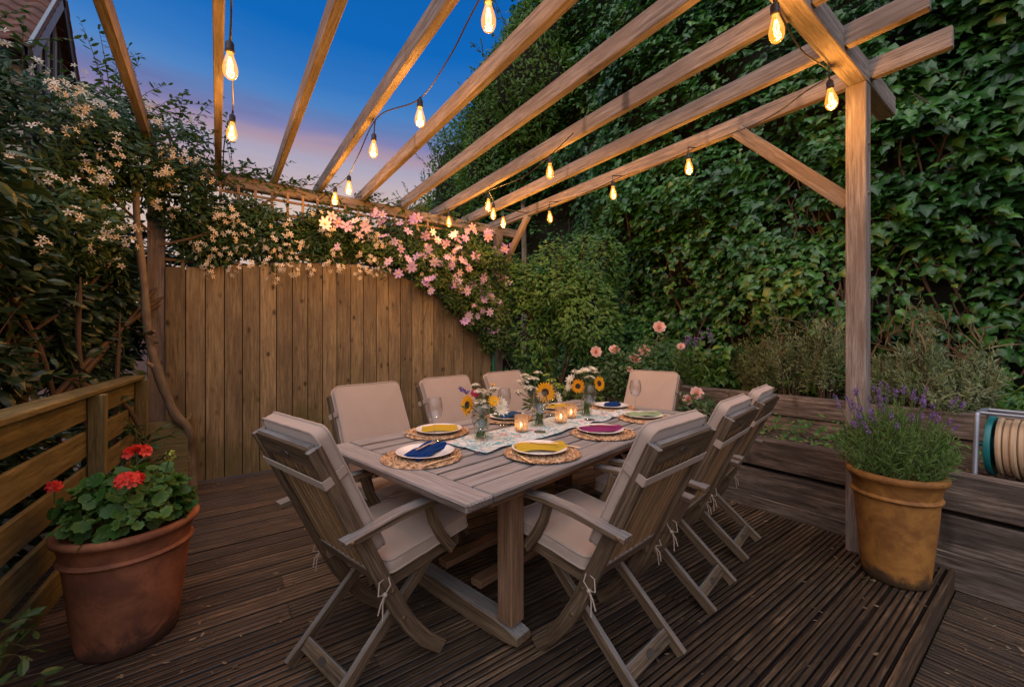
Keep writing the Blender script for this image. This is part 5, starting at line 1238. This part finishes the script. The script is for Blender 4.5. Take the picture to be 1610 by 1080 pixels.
n = 900; p = np.stack([RNG.uniform(4.42, 4.62, n), RNG.uniform(-1.0, 4.2, n), RNG.uniform(.74, .98, n)], 1); k = vnoise(p, 2.0, 12) > .45; p = p[k]; n = len(p)
lv.add(T_LONG, p, rdir(n), np.array([-.4, 0, .6]) + rdir(n) * .7, RNG.uniform(.06, .16, n), clump(p, 3, 7) * .8 + .2, .6)
tag(lv.mesh('ground_cover', M['bush']), 'low green ground cover growing in the raised beds', 'ground cover', kind='stuff')
lv = Leaves(); n = 700; p = np.stack([RNG.uniform(-.5, 3.3, n), RNG.uniform(-.4, 4.5, n), np.zeros(n)], 1); p[:, 2] = np.where(p[:, 1] > .42, .003, -.12)
k = np.abs(p[:, 1] - .41) > .03; p = p[k]; n = len(p); lv.add(T_LONG, p, norm([0, 0, 1] + rdir(n) * .25), rdir(n) * [1, 1, .1], RNG.uniform(.008, .03, n), RNG.uniform(.4, 1, n), 1.2)
for (cx_, cy_, n_, sx_, sy_) in ((1.8, 4.5, 260, 1.4, .12), (3.1, .62, 110, .3, .25), (-.2, 2.2, 110, .3, .3), (1.4, -.3, 60, 1.6, .3), (2.9, -.1, 160, .45, .4), (3.2, 2.2, 160, .14, 1.3)):
    p = np.stack([cx_ + RNG.normal(size=n_) * sx_, cy_ + RNG.normal(size=n_) * sy_, np.zeros(n_)], 1); p[:, 2] = np.where(p[:, 1] > .425, .003, -.121); k = (p[:, 0] < 3.38) & (p[:, 1] < 4.66) & (np.abs(p[:, 1] - .413) > .02) & (p[:, 0] > -.5); p = p[k]
    lv.add(T_OVAL, p, norm([0, 0, 1] + rdir(len(p)) * .3), rdir(len(p)) * [1, 1, .1], RNG.uniform(.008, .034, len(p)), RNG.uniform(.2, 1, len(p)), 1.1)
tag(lv.mesh('fallen_leaves', M['dead']), 'tiny pale leaf bits and petals fallen on the decking', 'leaf litter', kind='stuff')

# ------------------------------------------------------------------ hose reel
HR = np.array([3.72, .12, .47]); t = thing('hose_reel', 'teal hose reel with coiled beige hose on a grey steel frame', 'hose reel', HR)
M['frame'] = plain('grey blue steel tube', (.30, .35, .42), .35, metal=.6); M['teal'] = plain('teal plastic', (.008, .16, .17), .4); M['hose'] = plain('beige hose', (.50, .36, .22), .5, var=.3, vscale=6)
ax = np.array([-.08, -1.0, 0]); ax = norm(ax); sd_ = np.array([1.0, -.08, 0])
mb = MB()
for s in (-1, 1):
    o_ = HR - ax * .205 * s * 1.0; mb.tube(smooth_path([o_ - sd_ * .20 + [0, 0, .0], o_ - sd_ * .17 + [0, 0, .18], o_ - sd_ * .14 + [0, 0, .37], o_ - sd_ * .10 + [0, 0, .405], o_ + sd_ * .10 + [0, 0, .405], o_ + sd_ * .14 + [0, 0, .37], o_ + sd_ * .17 + [0, 0, .18], o_ + sd_ * .20]), .012, 10)
mb.tube([HR - ax * .205 - sd_ * .19 + [0, 0, .04], HR + ax * .205 - sd_ * .19 + [0, 0, .04]], .011, 10); mb.tube([HR - ax * .205 + sd_ * .10 + [0, 0, .405], HR + ax * .205 + sd_ * .10 + [0, 0, .405]], .011, 10)
mb.tube([HR - ax * .205 - sd_ * .10 + [0, 0, .405], HR + ax * .205 - sd_ * .10 + [0, 0, .405]], .011, 10); mb.build('frame', M['frame'], t)
Mx = np.stack([sd_, np.array([0, 0, 1.0]), ax], 1); ctr = HR + [0, 0, .205]
for s in (-1, 1):
    mb = MB(); mb.lathe([(.02, -.008), (.15, -.008), (.165, -.014), (.172, -.012), (.175, 0), (.172, .012), (.165, .014), (.15, .008), (.02, .008)], 40, ctr + ax * s * .165, None, Mx); mb.build('drum_flange', M['teal'], t)
mb = MB(); mb.lathe([(.07, -.165), (.07, .165)], 24, ctr, None, Mx); mb.lathe([(.012, -.22), (.012, .22)], 12, ctr, None, Mx); mb.build('drum', M['teal'], t)
mb = MB(); pts = []
for lay, r in enumerate((.10, .132, .155)):
    nt_ = 10; N_ = nt_ * 28
    for i in range(N_): f = i / N_; u_ = (f * 2 - 1) * .138 * (1 if lay % 2 == 0 else -1); a = 2 * PI * nt_ * f; pts.append(ctr + ax * u_ + (sd_ * math.cos(a) + np.array([0, 0, 1]) * math.sin(a)) * (r + .004 * math.sin(a * .37 + lay)))
mb.tube(pts, .0135, 7); mb.build('hose', M['hose'], t)

# ------------------------------------------------------------------ star jasmine on the trellis and left post
def sprays(lv, st, starts, dirs, lens, T, ls, mat_seed, droop=.25, per=14, thick=.003, wid=1.0):
    for q, d, l in zip(starts, dirs, lens):
        q = np.array(q, float); d = norm(np.array(d, float)); f = np.linspace(0, 1, 6)
        pts = [q + d * l * x + np.array([0, 0, -droop * l * x * x]) for x in f]; st.tube(pts, [thick * (1.1 - .8 * x) for x in f], 4)
        m_ = per; g = np.linspace(.15, 1, m_)[:, None]; pos = q + d * l * g + np.array([0, 0, -droop * l]) * g * g; side = norm(np.cross(d, rdir(m_)))
        lv.add(T, pos, norm([0, 0, .7] + rdir(m_) * .5), side * .8 + d * .7 + [0, 0, -.15], ls * RNG.uniform(.7, 1.2, m_) * (1.1 - .45 * g[:, 0]), clump(pos, 3, mat_seed) * .7 + .25, wid)
jm = thing('star_jasmine', 'star jasmine climber with creamy flowers covering the left post and trellis', 'climber', (-.42, 4.5, 0))
lv = Leaves(); st = MB()
JB = [  # centre, radii, leaves
    ((-.62, 4.35, 2.75), (.42, .38, .52), 2600), ((-1.05, 4.1, 2.6), (.55, .50, .66), 3400), ((-1.45, 3.7, 2.45), (.55, .55, .66), 3200), ((-1.75, 3.3, 2.22), (.5, .55, .62), 2600),
    ((-.25, 4.62, 2.60), (.36, .22, .52), 1800), ((-.95, 3.9, 2.05), (.5, .45, .45), 2200), ((-.72, 4.2, 2.15), (.26, .28, .5), 900),
    ((.30, 4.70, 2.36), (.56, .16, .42), 4200), ((1.0, 4.72, 2.42), (.6, .17, .38), 4000), ((1.7, 4.72, 2.42), (.55, .16, .38), 3200), ((2.35, 4.70, 2.32), (.42, .15, .34), 1300), ((-1.35, 4.1, 3.05), (.4, .35, .34), 1200),
    ((-.32, 4.98, 3.15), (.42, .25, .42), 900), ((-.7, 4.7, 3.15), (.4, .3, .35), 1000), ((.15, 5.0, 2.95), (.4, .2, .22), 420), ((-.05, 4.70, 2.25), (.4, .14, .34), 2200), ((.7, 4.72, 2.3), (.7, .10, .26), 1500), ((1.4, 4.72, 2.35), (.7, .10, .26), 1500)]
for i, (c, rd, n) in enumerate(JB):
    p, o_ = blob(c, rd, n, i + 80, .35, .5); m_ = len(p)
    lv.add(T_OVAL, p, norm(o_ * .35 + [0, -.35, .5] + rdir(m_) * .6), o_ * .5 + rdir(m_) * .7 - [0, 0, .25], RNG.uniform(.04, .078, m_), clump(p, 3, 3), .9)
S_, D_, L_ = [], [], []
for k in range(64):
    c, rd, n = JB[RNG.choice([0, 1, 2, 3, 4, 12, 11, 13, 14, 12, 13])]; d = rdir(1)[0]; d[2] = abs(d[2]) + .25; d[1] -= .2; S_.append(np.array(c) + norm(d) * rd * .7); D_.append(d); L_.append(RNG.uniform(.3, .62))
for k in range(60):
    x = RNG.uniform(-.3, 2.5); S_.append((x, 4.68, 2.45 + RNG.uniform(-.15, .35))); D_.append((RNG.uniform(-.6, .9), RNG.uniform(-.3, .1), RNG.uniform(-.3, .9))); L_.append(RNG.uniform(.22, .5))
# shoots along and over the far beam
for k in range(26):
    x = RNG.uniform(-.4, 1.9); S_.append((x, 4.80, 2.90)); D_.append((RNG.uniform(.2, 1), RNG.uniform(-.25, .1), RNG.uniform(-.05, .55))); L_.append(RNG.uniform(.25, .55))
sprays(lv, st, S_, D_, L_, T_OVAL, .065, 3)
lv.mesh('foliage', M['jasmine'], jm)
# trailing stems on the trellis
for k in range(22):
    x = RNG.uniform(-.4, 2.6); pts = [(x, 4.69 + RNG.uniform(-.03, .03), 2.05 + RNG.uniform(0, .2))]
    for j in range(5): x += RNG.uniform(-.05, .35); pts.append((x, 4.69 + RNG.uniform(-.05, .03), pts[-1][2] + RNG.uniform(-.06, .24)))
    st.tube(smooth_path(pts, 5), .005, 5)
st.tube(smooth_path([(-.45, 4.5, 2.2), (-.75, 4.2, 2.45), (-1.15, 3.9, 2.6), (-1.6, 3.6, 2.7)], 6), [.018] * 10 + [.010] * 9 if False else .012, 7)
st.tube(smooth_path([(-.40, 4.55, 2.1), (-.1, 4.6, 2.25), (.2, 4.66, 2.5), (.5, 4.68, 2.75)], 6), .011, 7)
st.build('stem_bundle', M['twig'], jm)
# the bare woody trunk: leans over the deck, then climbs the post
TRK = smooth_path([(-.17, 4.30, .0), (-.175, 4.28, .38), (-.19, 4.22, .58), (-.27, 4.18, .72), (-.36, 4.20, 1.0), (-.43, 4.22, 1.35), (-.46, 4.26, 1.75), (-.50, 4.30, 2.15), (-.52, 4.32, 2.6)], 8)
mb = MB(); f = np.linspace(0, 1, len(TRK)); wob = .006 * np.sin(f * 40) * RNG.random(len(f)); mb.tube(TRK, .040 - .018 * f + wob, 12)
for (k, d) in ((34, (-.07, -.05, .06)), (40, (.05, -.08, .03))): q = TRK[k]; mb.tube([q, q + np.array(d) * .6, q + np.array(d) * .8], [.022, .016, .012], 8)
mb.build('woody_stem', M['bark'], jm)
def cluster(name, c, parent, n, spread, fs, mat, T=None, face=(-.1, -.6, .35)):
    q = Leaves(); d = rdir(n); pos = np.array(c) + d * spread
    for k in range(n): q.add(T or petals(5, .34, .03, .10, .55), pos[k:k + 1], norm(np.array(face) + d[k:k + 1] * .8), rdir(1), fs * RNG.uniform(.8, 1.15))
    return q.mesh(name, mat, parent)
CL = []
for i, (c, rd, n) in enumerate(JB):
    m_ = [18, 32, 32, 26, 16, 14, 10, 30, 30, 24, 10, 8, 4, 6, 1, 8, 0, 0][i]
    for k in range(m_):
        d = rdir(1)[0]; d[1] = -abs(d[1]) - .25; d[0] += .15; d = norm(d); c2 = np.array(c) + d * rd * RNG.uniform(.8, 1.02)
        if 7 <= i < 11: c2[1] = min(c2[1], 4.57); c2[2] = c[2] + RNG.uniform(-1.15, .55) * rd[2]
        CL.append(c2)
CL.sort(key=lambda q: q @ np.array([F[0], F[1], 0])); JF = petals(5, .40, .03, .10, .62)
for k, c2 in enumerate(CL[:100]): cluster('flower_cluster', c2, jm, RNG.integers(4, 10), .050, .025, M['cream_petal'], JF)
q = Leaves()
for c2 in CL[100:]:
    m_ = RNG.integers(4, 8); d = rdir(m_); q.add(JF, c2 + d * .05, norm(np.array([-.1, -.6, .35]) + d * .8), rdir(m_), .025)
tag(q.mesh('small_blossom', M['cream_petal'], jm), kind='stuff')

# ------------------------------------------------------------------ clematis with pink flowers
cm = thing('clematis', 'clematis with pink and mauve flowers over the right end of the board fence', 'climber', (2.4, 4.6, 0)); lv = Leaves(); st = MB()
def fy(px, py, Y):  # helper for measuring: a point seen at px, py standing at the plane y = Y (metres)
    D = Y * 641 / (.5866 * (1689.6 - px)); return np.array([D * .8097 * (px - 340.6) / 641, Y, H - (py - 535) / 641 * D])
CB = [((1.95, 4.62, 2.28), (.45, .16, .26), 900), ((2.4, 4.60, 2.15), (.4, .18, .32), 1100), ((2.75, 4.55, 1.95), (.35, .2, .42), 1200), ((3.0, 4.5, 1.65), (.26, .2, .38), 800), ((2.85, 4.52, 2.35), (.4, .25, .25), 800), ((1.5, 4.64, 2.33), (.35, .12, .2), 500), ((2.6, 4.6, 2.62), (.5, .15, .14), 350), ((3.05, 4.45, 1.35), (.18, .15, .2), 220), ((2.15, 4.58, 2.0), (.3, .12, .14), 420), ((2.45, 4.57, 1.82), (.26, .13, .2), 520), ((2.7, 4.55, 1.6), (.24, .13, .22), 520), ((2.93, 4.53, 1.32), (.2, .12, .22), 360)]
for i, (c, rd, n) in enumerate(CB):
    p, o_ = blob(c, rd, n, i + 120, .35, .45); m_ = len(p)
    lv.add(T_OVAL, p, norm(o_ * .3 + [-.1, -.5, .4] + rdir(m_) * .6), o_ * .5 + rdir(m_) * .7 - [0, 0, .3], RNG.uniform(.04, .075, m_), clump(p, 3, 3), 1.05)
S_, D_, L_ = [], [], []
for k in range(44): c, rd, n = CB[RNG.integers(0, 6)]; d = rdir(1)[0]; d[1] = -abs(d[1]); S_.append(np.array(c) + norm(d) * rd * .6); D_.append(d + [0, 0, .1]); L_.append(RNG.uniform(.2, .42))
for k in range(12): S_.append((RNG.uniform(1.8, 3.0), 4.78, 2.84)); D_.append((RNG.uniform(-.6, .6), -.5, RNG.uniform(-.2, .5))); L_.append(RNG.uniform(.15, .4))
sprays(lv, st, S_, D_, L_, T_OVAL, .06, 3)
for k in range(16):
    x = RNG.uniform(2.0, 3.0); pts = [(x, 4.6, RNG.uniform(1.4, 2.0))]
    for j in range(4): x += RNG.uniform(-.12, .12); pts.append((x, 4.58 + RNG.uniform(-.06, .05), pts[-1][2] + RNG.uniform(.05, .22)))
    st.tube(smooth_path(pts, 5), .0035, 5)
for pts in ([(3.0, 4.55, 1.45), (3.12, 4.4, 1.0), (3.3, 4.3, .75)], [(2.98, 4.55, 1.5), (3.2, 4.3, 1.2), (3.5, 4.2, 1.0)]): st.tube(smooth_path(pts, 6), .0035, 5)
lv.mesh('foliage', M['clematis'], cm); st.build('stem_bundle', M['twig'], cm)
CF = [(530, 300 + 50, 0), (545, 357, 0), (560, 348, 0), (573, 357, 0), (565, 370, 0), (531, 388, 1), (628, 352, 0), (640, 364, 0), (605, 372, 1), (622, 380, 1), (632, 392, 0), (641, 408, 0), (612, 412, 0), (654, 404, 0), (628, 430, 0), (645, 420, 0), (669, 371, 0), (680, 365, 0), (688, 378, 0), (700, 382, 0), (672, 392, 0), (665, 403, 0), (683, 412, 0), (695, 415, 0), (712, 418, 0), (704, 405, 0), (723, 380, 2), (732, 375, 2), (715, 372, 2), (775, 366, 2), (766, 372, 2), (790, 385, 2), (796, 393, 2), (786, 396, 2), (753, 411, 2), (731, 415, 0), (724, 429, 0), (726, 408, 0), (716, 448, 0), (711, 448, 0), (733, 457, 0), (786, 436, 2), (795, 438, 2), (757, 444, 0), (767, 448, 0), (760, 470, 1), (772, 466, 1), (776, 474, 1), (745, 480, 1), (788, 481, 0), (737, 497, 0), (756, 499, 0), (743, 508, 0), (771, 521, 0), (672, 440, 2), (667, 446, 2), (655, 343, 0), (600, 350, 0), (590, 340, 0), (735, 364, 2), (512, 352, 0), (523, 340, 0)]
CF = CF + [(px + RNG.uniform(-16, 16), py + RNG.uniform(-13, 13), cc) for (px, py, cc) in CF[::-1] if px > 560][:36]
for k, (px, py, cc) in enumerate(CF):
    Y = 4.46 + RNG.uniform(-.08, .06); c = fy(px + RNG.uniform(-2, 2), py, Y); ax = norm(np.array([-.35, -.75, .25]) + rdir(1)[0] * .62)
    fl_ = flower_head('flower', petals(int(RNG.choice([6, 7, 8])), .46, .04, .14, .62), [M['pink_petal'], M['mauve_petal'], M['rose_blush']][cc] if 'rose_blush' in M else M['pink_petal'], c, ax, RNG.uniform(.048, .078), cm)
    if k % 2 == 0:
        mb = MB(); e1 = norm(np.cross(ax, [.1, .2, 1])); mb.lathe([(.012, 0), (.010, .008), (.0001, .011)], 8, c + ax * .004, None, np.stack([e1, np.cross(ax, e1), ax], 1)); mb.build('flower_centre', M['stamen'], fl_)

# ------------------------------------------------------------------ long-leaved laurel behind the slatted fence
la = thing('laurel_shrub', 'big dark shrub with long narrow leaves over the slatted fence', 'shrub', (-1.05, 3.2, -.2)); lv = Leaves(); st = MB()
LB = [((-1.25, 2.5, 1.65), (.40, .5, .5), 900), ((-1.2, 3.1, 1.8), (.42, .5, .48), 1000), ((-1.1, 3.65, 1.75), (.38, .45, .45), 800), ((-1.05, 2.0, 1.25), (.3, .4, .35), 420), ((-1.25, 2.6, 1.05), (.38, .6, .3), 620), ((-1.0, 3.3, 1.15), (.28, .5, .25), 360), ((-.9, 3.9, 1.55), (.3, .3, .35), 420), ((-1.5, 2.2, 2.05), (.4, .5, .4), 800), ((-.85, 4.1, 1.35), (.28, .35, .55), 700), ((-1.25, 3.9, 1.3), (.4, .5, .5), 600), ((-.72, 4.45, 1.75), (.25, .22, .5), 800), ((-.95, 4.9, 1.5), (.5, .3, .75), 1300), ((-1.5, 4.6, 1.6), (.5, .4, .8), 1000), ((-.95, 3.4, .55), (.3, .9, .5), 1300), ((-1.0, 2.2, .55), (.3, .9, .5), 1200), ((-.72, 4.5, .8), (.22, .3, .7), 700), ((-1.5, 3.0, .6), (.4, 1.4, .6), 900), ((-.8, 5.3, 1.75), (.55, .3, .95), 2600), ((-.1, 5.3, 2.0), (.5, .25, .35), 700), ((-1.6, 3.0, 1.4), (.4, .7, .6), 700), ((-1.0, 2.9, 2.05), (.4, .5, .3), 500)]
for i, (c, rd, n) in enumerate(LB):
    p, o_ = blob(c, rd, n, i + 150, .25, .45); m_ = len(p)
    lv.add(T_LONG, p, norm(o_ * .3 + [.1, -.1, .8] + rdir(m_) * .7), o_ * .7 + rdir(m_) * .8 - [0, 0, .2], RNG.uniform(.075, .135, m_), clump(p, 2, 3), 1.7)
    for k in range(5): d = rdir(1)[0]; st.tube(smooth_path([(-1.05 + RNG.uniform(-.1, .1), 3.2 + RNG.uniform(-.3, .3), .4), np.array(c) * .5 + np.array([-1.05, 3.2, .8]) * .5, np.array(c) + d * rd * .6], 4), [.016] * 4 + [.010] * 4 + [.006], 6)
S_, D_, L_ = [], [], []
for k in range(40): c, rd, n = LB[RNG.integers(0, 8)]; d = rdir(1)[0]; d[0] += .5; S_.append(np.array(c) + norm(d) * rd * .5); D_.append(d); L_.append(RNG.uniform(.25, .5))
sprays(lv, st, S_, D_, L_, T_LONG, .125, 3, .3, 11, .004, 1.5)
for pts in ([(-.78, 3.75, -.2), (-.80, 3.72, .7), (-.85, 3.65, 1.2), (-.95, 3.5, 1.6)], [(-.72, 3.82, -.2), (-.70, 3.8, .8), (-.72, 3.75, 1.3), (-.70, 3.7, 1.7)], [(-.35, 4.05, .1), (-.42, 4.0, .5), (-.52, 3.9, .85), (-.75, 3.8, 1.05)], [(-.62, 4.12, -.1), (-.60, 4.1, .7), (-.58, 4.15, 1.5)]): st.tube(smooth_path(pts, 6), [.020, .017] + [.014] * (3 * 6 - 3 if len(pts) == 4 else 9) + [.007, .004], 8)
lv.mesh('foliage', M['laurel'], la); st.build('stem_bundle', M['twig'], la)

# creeping plant low in the left corner
t = thing('creeping_vine', 'small leafy vine creeping under the slatted fence in the near left corner', 'vine', (-.5, 1.75, 0)); lv = Leaves(); st = MB(); S_, D_, L_ = [], [], []
for k in range(20): S_.append((-.60, RNG.uniform(1.55, 2.15), RNG.uniform(.05, .34))); D_.append((RNG.uniform(.3, 1), RNG.uniform(-.6, .6), RNG.uniform(-.1, .7))); L_.append(RNG.uniform(.14, .30))
sprays(lv, st, S_, D_, L_, T_OVAL, .075, 3, .5, 7, .0025, .95); lv.mesh('foliage', M['laurel_light'] if 'laurel_light' in M else M['jasmine'], t); st.build('stem_bundle', M['twig'], t)
# leafy shoots between trunk and slats
t = thing('fern_sprig', 'small leafy sprig growing through the corner between slatted fence and trunk', 'plant', (-.45, 3.9, 0)); lv = Leaves(); st = MB(); S_, D_, L_ = [], [], []
for k in range(12): S_.append((-.42, 3.85, .35 + RNG.uniform(0, .3))); D_.append((RNG.uniform(-.5, .7), RNG.uniform(-.8, .3), RNG.uniform(.1, .9))); L_.append(RNG.uniform(.16, .34))
sprays(lv, st, S_, D_, L_, T_LONG, .11, 3, .3, 9, .003, 1.0); lv.mesh('foliage', M['jasmine'], t); st.build('stem_bundle', M['gtwig'], t)

# ------------------------------------------------------------------ house at the upper left, neighbour's wall
def brickmat(name, c1, c2, mo, sc):
    m, nt, b, out = newmat(name); L = nt.links.new
    at = N(nt, 'ShaderNodeAttribute', attribute_name='gr'); br = N(nt, 'ShaderNodeTexBrick', Scale=sc); L(at.outputs['Vector'], br.inputs['Vector'])
    br.inputs['Color1'].default_value = (*c1, 1); br.inputs['Color2'].default_value = (*c2, 1); br.inputs['Mortar'].default_value = (*mo, 1); br.inputs['Mortar Size'].default_value = .018
    br.inputs['Brick Width'].default_value = .5; br.inputs['Row Height'].default_value = .17
    n = N(nt, 'ShaderNodeTexNoise', Scale=9.0, Detail=5.0); L(at.outputs['Vector'], n.inputs['Vector'])
    L(mixc(nt, math_(nt, 'MULTIPLY', n.outputs[0], .5), br.outputs[0], tuple(x * .5 for x in c1)), b.inputs['Base Color']); b.inputs['Roughness'].default_value = .9
    bp = N(nt, 'ShaderNodeBump', Strength=.5, Distance=.01); L(br.outputs['Fac'], bp.inputs['Height']); bp.invert = True; L(bp.outputs[0], b.inputs['Normal']); return m
M['brick'] = brickmat('red brown brick', (.27, .13, .085), (.36, .20, .13), (.33, .29, .24), 2.2)
M['pbrick'] = brickmat('old pink brick', (.24, .13, .11), (.30, .175, .15), (.24, .20, .185), 2.2)
hs = thing('brick_house', 'brick house with red clay tiled roof and dark timbered gable at the upper left', 'house', (-3, 9.4, -.25))
def quadwall(p, u, v, lu, lv_, mat, name, par, th=.02):
    p, u, v = np.array(p, float), np.array(u, float), np.array(v, float); nn = np.cross(u, v); V = []; G = []
    for k in (0, 1):
        for (a, b_) in ((0, 0), (lu, 0), (lu, lv_), (0, lv_)): V.append(p + u * a + v * b_ - nn * th * k); G.append((a, b_, k))
    mb = MB(); mb.add(V, [(0, 1, 2, 3), (7, 6, 5, 4), (0, 4, 5, 1), (1, 5, 6, 2), (2, 6, 7, 3), (3, 7, 4, 0)], G, .5); return mb.build(name, mat, par)
X0, Y0, Y1, ZE = -2.0, 8.16, 10.66, 5.2; YM = (Y0 + Y1) / 2; ZR = ZE + 1.52; rl_ = math.hypot(YM - Y0, ZR - ZE); rv = np.array([0, (YM - Y0) / rl_, (ZR - ZE) / rl_])
quadwall((-9, Y0 + .12, -.25), (1, 0, 0), (0, 0, 1), 6.92, ZE + .2, M['brick'], 'wall', hs, .2)
M['render'] = plain('cream render', (.48, .42, .32), .9, var=.4, vscale=3)
mb = MB(); V = [(X0 - .10, Y0 + .1, -.25), (X0 - .10, Y1 - .1, -.25), (X0 - .10, Y1 - .1, ZE), (X0 - .10, YM, ZR - .08), (X0 - .10, Y0 + .1, ZE)]; V += [(a - .15, b_, c_) for a, b_, c_ in V]
mb.add(V, [(0, 1, 2, 3, 4), (9, 8, 7, 6, 5)] + [(k, 5 + k, 5 + (k + 1) % 5, (k + 1) % 5) for k in range(5)]); mb.build('gable', M['render'], hs)
M['timber'] = plain('black timber', (.018, .018, .02), .6); M['barge'] = plain('grey blue painted board', (.23, .27, .31), .55, var=.3, vscale=6)
mb = MB()
for y_ in (Y0 + .2, Y0 + .55, Y0 + .9, YM, Y1 - .9, Y1 - .55, Y1 - .2): zt_ = ZE + (1 - abs(y_ - YM) / (YM - Y0)) * 1.52 - .12; mb.bar((X0 - .085, y_, 2.5), (X0 - .085, y_, zt_), .03, .11, (0, 1, 0))
mb.build('timber_framing', M['timber'], hs)
one('bargeboard', M['barge'], hs, lambda b: b.bar(np.array([X0 + .02, Y0 - .1, ZE - .12]), np.array([X0 + .02, YM, ZR + .0]), .04, .22, (0, -rv[2], rv[1])))
one('bargeboard', M['timber'], hs, lambda b: b.bar(np.array([X0 + .02, Y1 + .1, ZE - .12]), np.array([X0 + .02, YM, ZR + .0]), .04, .22, (0, rv[2], rv[1])))
# pantiled roof slopes
for sgn, ya in ((1, Y0 - .18), (-1, Y1 + .18)):
    V = []; Fc = []; nx = 150; rows = 9; sl2 = rl_ + .16; xs = np.linspace(-9, X0 + .06, nx); 
    for r_ in range(rows):
        for e in (0, 1):
            s_ = (r_ + e) * sl2 / rows
            for x in xs: V.append((x, ya + sgn * rv[1] * s_ - sgn * rv[2] * 0, ZE - .1 + rv[2] * s_ + .025 * math.sin(x * 26) + (.045 if e == 0 else .01)))
    for r_ in range(rows * 2 - 1):
        for k in range(nx - 1): f = (r_ * nx + k, r_ * nx + k + 1, (r_ + 1) * nx + k + 1, (r_ + 1) * nx + k); Fc.append(f if sgn > 0 else f[::-1])
    mb = MB(); mb.add(V, Fc, None, .5, True); rf = mb.build('roof', plain('clay pantiles', (.16, .066, .042), .9, var=.8, vscale=7, vcol=(.06, .034, .028), bump=.4, bscale=20), hs, 35)
    so_ = rf.modifiers.new('thick', 'SOLIDIFY'); so_.thickness = .02
mb = MB(); mb.tube([(-9, Y0 - .20, ZE - .16), (X0 - .02, Y0 - .20, ZE - .16)], .06, 12); mb.bar((-9, Y0 - .02, ZE - .22), (X0 - .02, Y0 - .02, ZE - .22), .26, .04, (0, 0, 1)); mb.build('gutter', M['black'], hs)

bw_ = thing('brick_garden_wall', 'low weathered pink brick wall glimpsed through the laurel on the left', 'wall', (-1.6, 7.0, -.25))
quadwall((-4.6, 7.0, -.25), (1, 0, 0), (0, 0, 1), 4.4, 1.78, M['pbrick'], 'brickwork', bw_, .2)
one('coping', M['pbrick'], bw_, lambda b: b.bar((-4.62, 7.1, 1.56), (-.17, 7.1, 1.56), .26, .06, (0, 0, 1), .01))

# ------------------------------------------------------------------ render settings
vs = scene.view_settings; scene.display_settings.display_device = 'sRGB'
vs.view_transform = 'Standard'; vs.look = 'None'; vs.exposure = 0.15; vs.gamma = 1.0; vs.use_curve_mapping = False
cy = scene.cycles
scene.render.engine = 'CYCLES'
cy.max_bounces = 6; cy.diffuse_bounces = 2; cy.glossy_bounces = 3; cy.transmission_bounces = 4; cy.transparent_max_bounces = 14; cy.volume_bounces = 0
cy.caustics_reflective = False; cy.caustics_refractive = False; cy.sample_clamp_indirect = 4.0; cy.sample_clamp_direct = 0
cy.use_adaptive_sampling = True; cy.adaptive_threshold = .015
cy.use_denoising = True; cy.denoiser = 'OPENIMAGEDENOISE'; cy.denoising_input_passes = 'RGB_ALBEDO_NORMAL'
scene.render.use_persistent_data = False
